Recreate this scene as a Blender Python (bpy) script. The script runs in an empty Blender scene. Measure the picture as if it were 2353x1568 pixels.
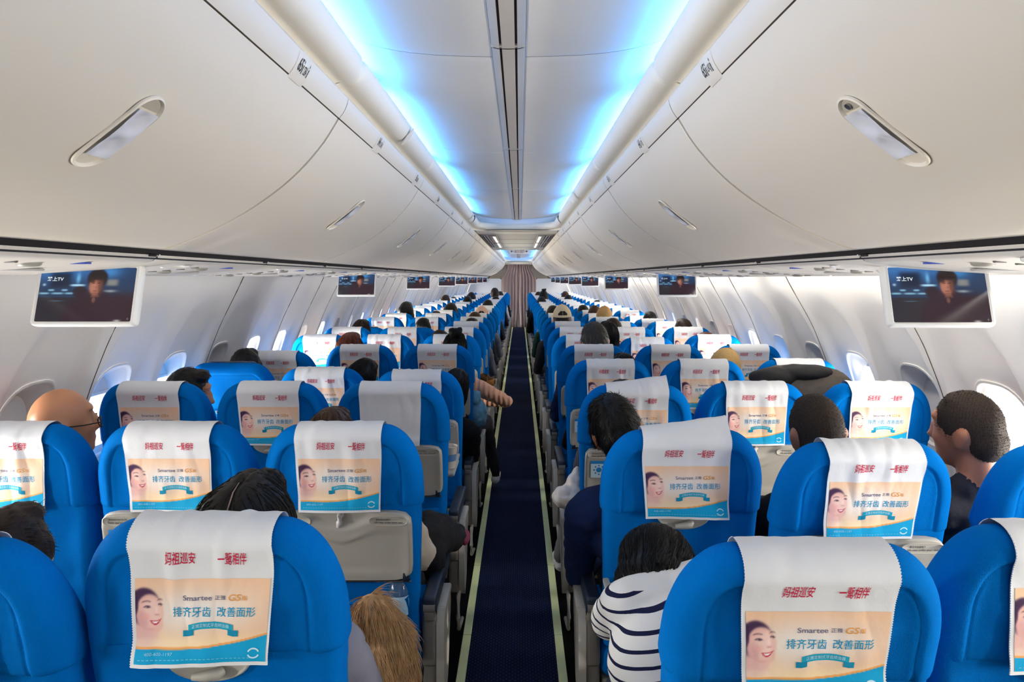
import bpy, bmesh, math, random
from math import sin, cos, pi, sqrt, radians as R, atan2, exp
from mathutils import Vector, Matrix, noise
random.seed(7)
SC = bpy.context.scene
COL = SC.collection
# ------------------------------------------------------------------ camera
F = 1580.0; VX, VY = 1194.0, 640.0; CX, CZ = 0.029, 1.587
cd = bpy.data.cameras.new('camera'); cam = bpy.data.objects.new('camera', cd); COL.objects.link(cam)
cam.location = (CX, 0, CZ); cam.rotation_euler = (R(90), 0, 0)
cd.sensor_width = 36.0; cd.lens = F/2353*36; cd.clip_start = 0.05; cd.clip_end = 400
cd.shift_x = (2353/2-VX)/2353; cd.shift_y = (VY-1568/2)/2353
SC.camera = cam
SC.view_settings.view_transform = 'Standard'; SC.view_settings.look = 'None'
SC.view_settings.exposure = 0.0; SC.view_settings.gamma = 1.0
try: SC.view_settings.use_curve_mapping = False
except Exception: pass
SC.cycles.use_light_tree = True
SC.cycles.max_bounces = 10; SC.cycles.diffuse_bounces = 6
SC.cycles.sample_clamp_indirect = 6.0
# ------------------------------------------------------------------ world, sun, large lights
W = bpy.data.worlds.new('daylight'); SC.world = W; W.use_nodes = True
bg = W.node_tree.nodes['Background']; bg.inputs[0].default_value = (1.0, 0.98, 0.95, 1); bg.inputs[1].default_value = 5.0
def lin(c): return tuple(((x/255)/12.92 if x/255 <= .04045 else ((x/255+.055)/1.055)**2.4) for x in c)
def area(name, loc, rot, sx, sy, power, col=(1,1,1), spread=None):
    l = bpy.data.lights.new(name, 'AREA'); l.shape = 'RECTANGLE'; l.size = sx; l.size_y = sy; l.energy = power; l.color = col
    if spread: l.spread = spread
    o = bpy.data.objects.new(name, l); COL.objects.link(o); o.location = loc; o.rotation_euler = rot
    return o
sun = bpy.data.lights.new('sun', 'SUN'); sun.energy = 3.0; sun.angle = R(1.0); sun.color = (1, .93, .82)
so = bpy.data.objects.new('sun', sun); COL.objects.link(so)
so.rotation_euler = Vector((-1.0, 0.42, -0.30)).to_track_quat('-Z', 'Y').to_euler()
area('rear_fill_light', (0, -2.2, 1.6), (R(90), 0, 0), 2.2, 0.9, 12, (1, .92, .80))  # soft fill lamp added out of view behind the camera
YEND = 22.2
# window rhythm
WP = 0.508
WIN_L = [2.967-2*WP+WP*k-WP*3 for k in range(0, 42)]
WIN_R = [2.955-2*WP+WP*k-WP*3 for k in range(0, 42)]
WIN_L = [y for y in WIN_L if -1.6 < y < 21.6]; WIN_R = [y for y in WIN_R if -1.6 < y < 21.6]
WZ = 1.018
random.seed(3)
def shade_amount(side, y):
    """0 = open, 1 = closed"""
    if side < 0:
        if abs(y-2.46) < .1: return 1.0
        if abs(y-2.97) < .1: return .30
        if abs(y-3.47) < .1: return .30
        if abs(y-3.98) < .1: return 1.0
        if abs(y-4.49) < .1: return .12
    else:
        if abs(y-2.43) < .1: return .0
        if abs(y-2.94) < .1: return 1.0
        if abs(y-3.45) < .1: return .12
        if abs(y-3.96) < .1: return 1.0
        if abs(y-4.46) < .1: return .45
        if abs(y-4.97) < .1: return .1
    return random.choice([0, 0, .1, .15, .3, 1.0])
SHADE = {}
for s_, ys in ((-1, WIN_L), (1, WIN_R)):
    for y in ys: SHADE[(s_, round(y, 2))] = shade_amount(s_, y)
WIN_POWER = {-1: 8.6, 1: 6.0}
for s_, ys in ((-1, WIN_L), (1, WIN_R)):
    for y in ys:
        a = SHADE[(s_, round(y, 2))]
        if a > .9: continue
        h = .30*(1-a)
        area('window_daylight', (s_*1.80, y, WZ-.15*a), (0, R(90)*s_, 0), h, .20, WIN_POWER[s_]*(1-a), (1.0, .955, .87), R(125))
# ceiling cove LED strips (per 1.4 m trough, hidden behind the valance lip)
COVE = 5.0
def cove_light(y0, y1, col=(.045, .35, 1.0), k=1.0):
    for s_ in (-1, 1):
        n = max(1, round((y1-y0)/1.4)); L = (y1-y0)/n
        for i in range(n):
            _cove(s_, y0+L*(i+.5), L*.84, COVE*L*k, col)
def _cove(s_, yc, L, p, col):
    d = Vector((-s_*.55, 0, 1)).normalized()
    yv = Vector((0, 1, 0)); z = -d; x = yv.cross(z)
    m = Matrix((x, yv, z)).transposed().to_4x4()
    m.translation = (s_*.466, yc, CZ+.598)
    o = area('cove_led', (0, 0, 0), (0, 0, 0), .015, L, p, col); o.matrix_world = m
cove_light(-2.2, 6.75); cove_light(11.95, 20.1, k=1.5)
for ye, sg, p_ in ((6.99, 1, 2.2), (20.24, 1, 2.0)):      # LED strip turning along the far end of each dome
    o_ = area('cove_led', (0, ye, CZ+.59), Vector((0, -.55, 1)).to_track_quat('-Z', 'Y').to_euler(), .62, .015, p_, (.03, .28, 1.0))
# unseen fill strips added under the service panels' edge to brighten the sidewalls
for s_, p_ in ((-1, 8.0), (1, 58.0)):
    for k_ in range(8):
        d = Vector((s_*.5, 0, -1)).normalized(); yv = Vector((0, 1, 0)); z = -d; x = yv.cross(z)
        m = Matrix((x, yv, z)).transposed().to_4x4(); m.translation = (s_*1.345, -1.9+3.0*k_+1.5, CZ+.004)
        o_ = area('sidewall_fill', (0, 0, 0), (0, 0, 0), .03, 2.9, p_/8, (1, .94, .85)); o_.matrix_world = m
# warm white downlighting of the mid-cabin fixtures
for s_ in (-1, 1):
    for yy in (8.4, 10.0):
        area('fixture_light', (s_*.27, yy, CZ+.470), (0, 0, 0), .04, 1.2, 2.0, (1, .93, .82))

# ------------------------------------------------------------------ helpers
def prop(o, label=None, cat=None, group=None, kind=None):
    if label: o['label'] = label
    if cat: o['category'] = cat
    if group: o['group'] = group
    if kind: o['kind'] = kind
    return o
def empty(name, loc, label, cat, group=None, rot=(0, 0, 0)):
    o = bpy.data.objects.new(name, None); COL.objects.link(o); o.location = loc; o.rotation_euler = rot
    o.empty_display_size = .05
    return prop(o, label, cat, group)
class MB:
    def __init__(s): s.v = []; s.f = []; s.m = []; s.c = None
    def add(s, vs, fs, mi=0, M=None):
        b = len(s.v)
        if M is not None: vs = [tuple(M @ Vector(p)) for p in vs]
        s.v += [tuple(p) for p in vs]; s.f += [tuple(i+b for i in q) for q in fs]; s.m += [mi]*len(fs); return s
    def grid(s, fn, us, vs, mi=0, closeu=False, flip=False):
        nu, nv = len(us), len(vs); P = [fn(u, v) for v in vs for u in us]; fs = []
        for j in range(nv-1):
            for i in range(nu if closeu else nu-1):
                a = j*nu+i; b = j*nu+(i+1) % nu; q = (a, b, b+nu, a+nu)
                fs.append(q[::-1] if flip else q)
        return s.add(P, fs, mi)
    def rbox(s, c, d, r=.004, seg=2, mi=0, M=None):
        bm = bmesh.new(); bmesh.ops.create_cube(bm, size=1)
        for v in bm.verts: v.co = Vector((v.co.x*d[0], v.co.y*d[1], v.co.z*d[2]))
        if r > 0: bmesh.ops.bevel(bm, geom=bm.edges[:], offset=min(r, min(d)*.49), segments=seg, profile=.5, affect='EDGES')
        for v in bm.verts: v.co += Vector(c)
        bm.verts.index_update()
        s.add([v.co[:] for v in bm.verts], [[v.index for v in f.verts] for f in bm.faces], mi, M); bm.free(); return s
    def tube(s, pts, r, n=8, mi=0, cap=True):
        pts = [Vector(p) for p in pts]; rr = r if isinstance(r, (list, tuple)) else [r]*len(pts); V = []; fs = []
        for i, p in enumerate(pts):
            t = (pts[min(i+1, len(pts)-1)]-pts[max(i-1, 0)]).normalized()
            a = t.cross(Vector((0, 0, 1)) if abs(t.z) < .9 else Vector((1, 0, 0))).normalized(); b = t.cross(a)
            for k in range(n):
                th = 2*pi*k/n; V.append(p+(a*cos(th)+b*sin(th))*rr[i])
        for i in range(len(pts)-1):
            for k in range(n): fs.append((i*n+k, i*n+(k+1) % n, (i+1)*n+(k+1) % n, (i+1)*n+k))
        if cap: fs.append(tuple(range(n))[::-1]); fs.append(tuple((len(pts)-1)*n+k for k in range(n)))
        return s.add(V, fs, mi)
    def lathe(s, prof, n=20, mi=0, M=None):
        V = []; fs = []
        for (r, z) in prof:
            for k in range(n): V.append((r*cos(2*pi*k/n), r*sin(2*pi*k/n), z))
        for i in range(len(prof)-1):
            for k in range(n): fs.append((i*n+k, i*n+(k+1) % n, (i+1)*n+(k+1) % n, (i+1)*n+k))
        return s.add(V, fs, mi, M)
    def ell(s, c, r, nu=16, nv=10, mi=0, M=None):
        V = [(0, 0, -1)]; fs = []
        for j in range(1, nv):
            ph = -pi/2+pi*j/nv
            for i in range(nu): V.append((cos(ph)*cos(2*pi*i/nu), cos(ph)*sin(2*pi*i/nu), sin(ph)))
        V.append((0, 0, 1)); T = len(V)-1
        for i in range(nu): fs.append((0, 1+(i+1) % nu, 1+i)); fs.append((T, T-nu+i, T-nu+(i+1) % nu))
        for j in range(nv-2):
            for i in range(nu): a = 1+j*nu+i; b = 1+j*nu+(i+1) % nu; fs.append((a, b, b+nu, a+nu))
        return s.add([(c[0]+p[0]*r[0], c[1]+p[1]*r[1], c[2]+p[2]*r[2]) for p in V], fs, mi, M)
    def mesh(s, name, mats, smooth=35, colors=None):
        me = bpy.data.meshes.new(name); me.from_pydata(s.v, [], s.f)
        for m in (mats if isinstance(mats, (list, tuple)) else [mats]): me.materials.append(m)
        me.polygons.foreach_set('material_index', s.m)
        if smooth:
            me.shade_smooth()
            if smooth < 180: me.set_sharp_from_angle(angle=R(smooth))
        if colors is not None:
            at = me.color_attributes.new('Col', 'FLOAT_COLOR', 'POINT')
            buf = []
            for c in colors: buf += [c[0], c[1], c[2], 1.0]
            at.data.foreach_set('color', buf)
        me.update(); return me
    def obj(s, name, mats, parent=None, smooth=35, loc=None, rot=None, colors=None):
        return link(name, s.mesh(name, mats, smooth, colors), parent, loc, rot)
def link(name, me, parent=None, loc=None, rot=None):
    o = bpy.data.objects.new(name, me); COL.objects.link(o)
    if parent: o.parent = parent
    if loc: o.location = loc
    if rot: o.rotation_euler = rot
    return o
def children(o): return CH.get(o.name, [])
def copy_tree(o, parent=None, kids=None):
    c = o.copy(); COL.objects.link(c); c.parent = parent
    for ch in kids_of(o): copy_tree(ch, c)
    return c
_K = {}
def kids_of(o):
    return [k for k in bpy.data.objects if k.parent is o] if o.name not in _K else _K[o.name]
def interp(x, xs, ys):
    if x <= xs[0]: return ys[0]
    for i in range(len(xs)-1):
        if x <= xs[i+1]:
            t = (x-xs[i])/(xs[i+1]-xs[i]); return ys[i]+(ys[i+1]-ys[i])*t
    return ys[-1]
def smooth_interp(x, xs, ys):  # catmull-rom
    n = len(xs)
    if x <= xs[0]: return ys[0]
    if x >= xs[-1]: return ys[-1]
    for i in range(n-1):
        if x <= xs[i+1]:
            h = xs[i+1]-xs[i]; t = (x-xs[i])/h
            def sl(k):
                a, b = max(k-1, 0), min(k+1, n-1); return (ys[b]-ys[a])/(xs[b]-xs[a])
            m0, m1 = sl(i)*h, sl(i+1)*h
            return (2*t**3-3*t*t+1)*ys[i]+(t**3-2*t*t+t)*m0+(-2*t**3+3*t*t)*ys[i+1]+(t**3-t*t)*m1
def sstep(a, b, x):
    t = max(0, min(1, (x-a)/(b-a))); return t*t*(3-2*t)
def nz(*p): return noise.noise(Vector(p))
def px(x, y, Y): return (CX+(x-VX)*Y/F, CZ-(y-VY)*Y/F)   # photo pixel at distance Y -> X, Z
def linspace(a, b, n): return [a+(b-a)*i/(n-1) for i in range(n)]
def arc_path(pts, n):  # resample polyline (2D)
    L = [0]
    for a, b in zip(pts, pts[1:]): L.append(L[-1]+sqrt((a[0]-b[0])**2+(a[1]-b[1])**2))
    out = []
    for k in range(n):
        d = L[-1]*k/(n-1); out.append((smooth_interp(d, L, [p[0] for p in pts]), smooth_interp(d, L, [p[1] for p in pts])))
    return out
# ------------------------------------------------------------------ materials
def mat(name, col, rough=.5, bump=None, metal=0, spec=.5, attr=False, sheen=0, emit=None, var=0, coat=0, sub=0):
    m = bpy.data.materials.new(name); m.use_nodes = True; nt = m.node_tree; b = nt.nodes['Principled BSDF']
    b.inputs['Base Color'].default_value = (*lin(col), 1); b.inputs['Roughness'].default_value = rough
    b.inputs['Metallic'].default_value = metal; b.inputs['Specular IOR Level'].default_value = spec
    if coat: b.inputs['Coat Weight'].default_value = coat; b.inputs['Coat Roughness'].default_value = .1
    if sheen: b.inputs['Sheen Weight'].default_value = sheen; b.inputs['Sheen Roughness'].default_value = .5
    if sub: b.inputs['Subsurface Weight'].default_value = sub; b.inputs['Subsurface Radius'].default_value = (.01, .004, .002)
    if emit: b.inputs['Emission Color'].default_value = (*lin(emit[0]), 1); b.inputs['Emission Strength'].default_value = emit[1]
    tc = nt.nodes.new('ShaderNodeTexCoord')
    if attr:
        a = nt.nodes.new('ShaderNodeAttribute'); a.attribute_name = 'Col'; nt.links.new(a.outputs['Color'], b.inputs['Base Color'])
        if attr == 'emit':
            nt.links.new(a.outputs['Color'], b.inputs['Emission Color']); b.inputs['Base Color'].default_value = (.01, .01, .012, 1)
            nt.links.remove(b.inputs['Base Color'].links[0])
    if var:
        n = nt.nodes.new('ShaderNodeTexNoise'); n.inputs['Scale'].default_value = 6; n.inputs['Detail'].default_value = 6
        nt.links.new(tc.outputs['Object'], n.inputs['Vector'])
        mr = nt.nodes.new('ShaderNodeMapRange'); mr.inputs[3].default_value = 1-var; mr.inputs[4].default_value = 1+var
        nt.links.new(n.outputs['Fac'], mr.inputs[0])
        mx = nt.nodes.new('ShaderNodeVectorMath'); mx.operation = 'SCALE'; mx.inputs[0].default_value = lin(col)
        if attr is True: nt.links.new(a.outputs['Color'], mx.inputs[0])
        nt.links.new(mr.outputs[0], mx.inputs['Scale']); nt.links.new(mx.outputs[0], b.inputs['Base Color'])
    if bump:
        last = None
        for (kind, scale, strength, dist) in bump:
            if kind == 'noise':
                t = nt.nodes.new('ShaderNodeTexNoise'); t.inputs['Scale'].default_value = scale; t.inputs['Detail'].default_value = 5; out = t.outputs['Fac']
            elif kind == 'voronoi':
                t = nt.nodes.new('ShaderNodeTexVoronoi'); t.inputs['Scale'].default_value = scale; out = t.outputs['Distance']
            else:
                t = nt.nodes.new('ShaderNodeTexWave'); t.inputs['Scale'].default_value = scale; t.inputs['Distortion'].default_value = 1.5
                t.bands_direction = kind[-1].upper(); out = t.outputs['Fac']
            nt.links.new(tc.outputs['Object'], t.inputs['Vector'])
            bp = nt.nodes.new('ShaderNodeBump'); bp.inputs['Strength'].default_value = strength; bp.inputs['Distance'].default_value = dist
            nt.links.new(out, bp.inputs['Height'])
            if last: nt.links.new(last.outputs[0], bp.inputs['Normal'])
            last = bp
        nt.links.new(last.outputs[0], b.inputs['Normal'])
    return m
M = {}
FAB = [('noise', 11, .30, .02), ('wavex', 150, .22, .0013), ('wavez', 150, .22, .0013), ('noise', 260, .25, .002)]
M['blue'] = mat('blue_fabric', (0, 104, 184), .9, FAB, spec=.03)
M['cloth'] = mat('white_cloth', (228, 230, 232), .85, [('noise', 16, .25, .012), ('noise', 500, .2, .0008)], spec=.2)
M['print'] = mat('printed_cloth', (255, 255, 255), .8, [('noise', 16, .25, .012)], attr=True, spec=.2)
M['grey'] = mat('grey_plastic', (164, 160, 150), .42, [('noise', 900, .08, .0005)])
M['greyd'] = mat('dark_grey_plastic', (112, 107, 100), .5, [('noise', 900, .1, .0005)])
M['greyl'] = mat('pale_grey_plastic', (176, 172, 172), .45)
M['navy'] = mat('navy_leather', (22, 34, 52), .42, [('noise', 300, .25, .001)])
M['black'] = mat('black', (10, 10, 12), .6)
M['ink'] = mat('ink', (48, 45, 44), .7)
M['chrome'] = mat('chrome', (170, 172, 176), .25, metal=1)
M['bin'] = mat('bin_plastic', (219, 210, 195), .42, [('noise', 700, .05, .0004)], spec=.4)
M['panel'] = mat('wall_plastic', (226, 224, 220), .5, [('noise', 700, .05, .0004)], spec=.4)
M['ceil'] = mat('ceiling_plastic', (236, 234, 231), .5, spec=.4)
M['psu'] = mat('service_panel_plastic', (230, 224, 214), .42, spec=.4)
M['valance'] = mat('valance_plastic', (232, 224, 208), .45, spec=.4)
M['seam'] = mat('seam_shadow', (84, 70, 58), .8)
M['rubber'] = mat('black_rubber_and_gap_shade', (14, 9, 18), .7)  # rubber of the clips, also the shade put into bin gap and slots
M['white'] = mat('white_plastic', (232, 232, 230), .4)
M['shade'] = mat('window_shade', (206, 202, 198), .5)
M['lens'] = mat('lamp_lens', (214, 214, 222), .25, coat=.4)
M['skin'] = mat('skin', (196, 140, 108), .5, [('noise', 120, .1, .001)], sub=.08)
M['skind'] = mat('tan_skin', (166, 106, 76), .5, [('noise', 120, .1, .001)], sub=.08)
M['bald'] = mat('bald_scalp', (190, 130, 92), .38, [('noise', 60, .08, .001)], sub=.08, var=.12)
# ================================================================== text to mesh
_TX = {}
def text_mesh(txt, bold=0.0, shear=0.0, spacing=1.0):
    k = (txt, bold, shear, spacing)
    if k in _TX: return _TX[k]
    cu = bpy.data.curves.new('t', 'FONT'); cu.body = txt; cu.offset = bold; cu.shear = shear; cu.space_character = spacing
    cu.resolution_u = 3; cu.fill_mode = 'FRONT'
    o = bpy.data.objects.new('t', cu); COL.objects.link(o)
    dg = bpy.context.evaluated_depsgraph_get(); dg.update()
    me = bpy.data.meshes.new_from_object(o.evaluated_get(dg))
    V = [(v.co.x, v.co.y) for v in me.vertices]; Fc = [tuple(p.vertices) for p in me.polygons]
    bpy.data.objects.remove(o); bpy.data.curves.remove(cu); bpy.data.meshes.remove(me)
    x0 = min(v[0] for v in V); x1 = max(v[0] for v in V); y0 = min(v[1] for v in V); y1 = max(v[1] for v in V)
    V = [((x-x0)/(x1-x0), (y-y0)/(y1-y0)) for x, y in V]
    _TX[k] = (V, Fc, (x1-x0)/(y1-y0)); return _TX[k]
def put_text(mb, txt, x0, y0, x1, y1, fn, mi=0, bold=0.0, shear=0.0, fit=False, spacing=1.0, cols=None, col=None):
    """lay txt in box (x0,y0)-(x1,y1) of a 2-D layout; fn maps (x,y) to 3-D"""
    V, Fc, asp = text_mesh(txt, bold, shear, spacing)
    w, h = x1-x0, y1-y0
    if fit:
        if w/h > asp: nw = h*asp; x0 += (w-nw)/2; w = nw
        else: nh = w/asp; y0 += (h-nh)/2; h = nh
    mb.add([fn(x0+u*w, y0+v*h) for u, v in V], Fc, mi)
    if cols is not None: cols += [col]*len(V)

# ================================================================== cabin section
BIN = [(.437, .410), (.478, .345), (.552, .262), (.640, .193), (.730, .139), (.810, .103), (.875, .078), (.905, .074)]
BIN_Y0, BIN_P = 1.77, 1.40
def bin_prof(n): return arc_path(BIN, n)
# wall profile  z(rel cam) -> X
WPZ = [.05, .0, -.17, -.32, -.46, -.60, -.80, -1.1, -1.587]; WPX = [1.45, 1.47, 1.54, 1.60, 1.652, 1.69, 1.71, 1.69, 1.58]
def wall_x(zr, s_=-1): return smooth_interp(-zr, [-z for z in WPZ], WPX)+(.040 if s_ > 0 else .022)*sstep(.05, -.30, zr)

# floor -----------------------------------------------------------------
def build_floor():
    m = mat('navy_carpet', (16, 28, 56), .95, [('wavex', 55, .5, .004), ('noise', 400, .5, .003)], spec=.1)
    nt = m.node_tree; b = nt.nodes['Principled BSDF']
    tc = nt.nodes['Texture Coordinate']; mp = nt.nodes.new('ShaderNodeMapping'); mp.inputs['Scale'].default_value = (60, 60, 60)
    mp.inputs['Rotation'].default_value = (0, 0, R(45))
    vo = nt.nodes.new('ShaderNodeTexVoronoi'); vo.feature = 'F1'; vo.voronoi_dimensions = '2D'; vo.inputs['Randomness'].default_value = 0.0; vo.inputs['Scale'].default_value = 1
    lt = nt.nodes.new('ShaderNodeMath'); lt.operation = 'LESS_THAN'; lt.inputs[1].default_value = .11
    mx = nt.nodes.new('ShaderNodeMix'); mx.data_type = 'RGBA'; mx.inputs[6].default_value = (*lin((16, 28, 56)), 1); mx.inputs[7].default_value = (*lin((96, 84, 108)), 1)
    nt.links.new(tc.outputs['Object'], mp.inputs[0]); nt.links.new(mp.outputs[0], vo.inputs['Vector']); nt.links.new(vo.outputs['Distance'], lt.inputs[0])
    nt.links.new(lt.outputs[0], mx.inputs[0]); nt.links.new(mx.outputs[2], b.inputs['Base Color'])
    mb = MB(); mb.rbox((0, 10, -.03), (3.3, 24.8, .06), 0); o = mb.obj('floor', mat('floor_covering', (6, 7, 10), .95, spec=.1), smooth=0); prop(o, 'dark cabin floor under the seats', kind='structure')
    mb = MB(); mb.rbox((-.002, 10, .004), (.372, 24.4, .008), 0); o = mb.obj('floor_aisle', m, smooth=0); prop(o, 'navy dotted carpet along the aisle', kind='structure')
    st = mat('photoluminescent_strip', (226, 232, 170), .5, [('noise', 30, .1, .002)], var=.06)
    for s_, nm, xc in ((-1, 'trim_1', -.203), (1, 'trim_2', .200)):
        mb = MB(); y = -1.2
        L = .74; y = 2.30-5*L if s_ < 0 else 2.30-5*L
        while y < 21.8:
            mb.rbox((xc, y+L/2, .006), (.036, L-.006, .012), .002, 1); y += L
        o = mb.obj(nm, st, smooth=0); prop(o, 'pale green floor path strip, %s edge of the aisle carpet' % ('left' if s_ < 0 else 'right'), kind='structure')
build_floor()

# side walls with window coves -------------------------------------------
ZTOP, ZBOT = .05, -1.587
def cove(dy, zr):
    q = ((abs(dy)/.212)**2.3+(abs(zr+.57)/.47)**2.3)**(1/2.3)
    a = 1-sstep(.86, 1.10, q)
    return a*(.022+.040*sstep(-.05, -.55, zr))
def rect_ray(th, hy, zu, zd):
    c, s = cos(th), sin(th); t = 1e9
    if abs(c) > 1e-6: t = min(t, hy/abs(c))
    if s > 1e-6: t = min(t, zu/s)
    if s < -1e-6: t = min(t, zd/-s)
    return (c*t, s*t)
def sup(th, a, b, n=3.2):
    c, s = cos(th), sin(th); r = (abs(c/a)**n+abs(s/b)**n)**(-1/n); return (r*c, r*s)
OW, OH = .138, .195       # window rim outline
def wall_point(s_, yc, dy, zr):
    return (s_*(wall_x(zr, s_)+cove(dy, zr)), yc+dy, CZ+zr)
def build_walls():
    NT = 64; WZR = WZ-CZ
    ths = [2*pi*k/NT for k in range(NT)]
    # make sure the rectangle corners are in
    for c in (atan2(ZTOP-WZR, WP/2), pi-atan2(ZTOP-WZR, WP/2), -atan2(.5, WP/2), pi+atan2(.5, WP/2)):
        c = c % (2*pi); k = min(range(NT), key=lambda i: abs(ths[i]-c)); ths[k] = c
    for s_, ys, nm in ((-1, WIN_L, 'wall_left'), (1, WIN_R, 'wall_right')):
        mb = MB()
        ts = [0, .03, .08, .14, .2, .27, .34, .42, .5, .58, .66, .74, .8, .85, .9, .95, 1]
        for yc in ys:
            def fn(th, t):
                a = sup(th, OW, OH); b = rect_ray(th, WP/2, ZTOP-WZR, .5)
                dy = a[0]+(b[0]-a[0])*t; zr = WZR+a[1]+(b[1]-a[1])*t
                return wall_point(s_, yc, dy, zr)
            mb.grid(fn, ths, ts, closeu=True, flip=(s_ > 0))
            mb.grid(lambda dy, zr: wall_point(s_, yc, dy, zr), linspace(-WP/2, WP/2, 9), linspace(WZR-.5, ZBOT, 8), flip=(s_ < 0))
        y0, y1 = min(ys)-WP/2, max(ys)+WP/2
        for (a, b) in ((-2.4, y0), (y1, YEND+.3)):
            mb.grid(lambda y, zr: (s_*wall_x(zr, s_), y, CZ+zr), [a, b], linspace(ZTOP, ZBOT, 16), flip=(s_ > 0))
        # panel seams: thin dark gaskets every second window
        w = mb.obj(nm, [M['panel']], smooth=60); prop(w, '%s cabin sidewall of white sculpted panels' % nm[5:], kind='structure')
        mb = MB(); off = 0
        seams = []
        for k, yc in enumerate(ys):
            ysm = yc+WP/2; base = (2.71 if s_ < 0 else 2.686)
            kk = round((ysm-base)/WP)
            if kk % 2 == 0 or kk in (5, 11, 15): seams.append(ysm)
        for ysm in seams:
            zs = linspace(.02, -1.2, 30)
            mb.tube([(s_*(wall_x(z, s_)-.0005), ysm, CZ+z) for z in zs], .0022, 5)
        o = mb.obj('trim_seams_'+nm[5:], M['seam']); prop(o, 'thin dark joints between the %s sidewall panels' % nm[5:], kind='structure')
        # emergency exit outlines mid cabin
build_walls()
def build_windows():
    n = 0
    glass = bpy.data.materials.new('window_glass'); glass.use_nodes = True; nt = glass.node_tree; nt.nodes.clear()
    ou = nt.nodes.new('ShaderNodeOutputMaterial'); mx = nt.nodes.new('ShaderNodeMixShader'); tr = nt.nodes.new('ShaderNodeBsdfTransparent'); gl = nt.nodes.new('ShaderNodeBsdfGlossy')
    gl.inputs['Roughness'].default_value = .05; mx.inputs[0].default_value = .04; tr.inputs[0].default_value = (.97, .98, 1, 1)
    nt.links.new(tr.outputs[0], mx.inputs[1]); nt.links.new(gl.outputs[0], mx.inputs[2]); nt.links.new(mx.outputs[0], ou.inputs[0])
    th = [2*pi*k/48 for k in range(48)]; cache = {}
    WZR = WZ-CZ
    for s_, ys in ((-1, WIN_L), (1, WIN_R)):
        for yc in ys:
            n += 1; a = SHADE[(s_, round(yc, 2))]
            root = empty('window_%d' % n, (s_*wall_x(WZR, s_), yc, WZ), 'oval cabin window on the %s wall' % ('left' if s_ < 0 else 'right'), None); root['kind'] = 'structure'
            del_ = root
            if s_ not in cache:
                mb = MB(); x0 = wall_x(WZR, s_)
                def fr(t, lv):
                    k, dx, wall = lv
                    y, z = sup(t, OW*k, OH*k)
                    X = (wall_x(WZR+z, s_)+cove(y, WZR+z))-x0
                    return (s_*(X*wall+dx), y, z)
                lv = [(1.035, -.001, 1), (1.03, -.005, 1), (1.0, -.006, 1), (.975, -.004, 1), (.965, .006, 1), (.93, .012, .9), (.86, .035, .6), (.80, .062, .3), (.775, .085, 0), (.75, .095, 0), (.74, .13, 0)]
                mb.grid(fr, th, lv, closeu=True, flip=(s_ > 0)); fm = mb.mesh('window_frame', M['panel'], 50)
                mb = MB(); V = [(s_*.122, *sup(t, OW*.76, OH*.76)) for t in th]
                mb.add(V+[(v[0]+s_*.004, v[1], v[2]) for v in V], [tuple(range(48)), tuple(range(48, 96))[::-1]]+[(i, (i+1) % 48, 48+(i+1) % 48, 48+i) for i in range(48)])
                cache[s_] = (fm, mb.mesh('pane', glass, 0))
            link('window_frame', cache[s_][0], root); link('pane', cache[s_][1], root)
            if a > 0:
                mb = MB(); H = OH*.78; zl = H-2*H*a
                mb.rbox((s_*.104, 0, (H+zl)/2), (.006, OW*1.56, H-zl), .003, 2)
                if a < .9: mb.rbox((s_*.100, 0, zl+.008), (.010, OW*1.5, .016), .004, 2)
                mb.obj('window_shade', M['shade'], root)
build_windows()

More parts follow.
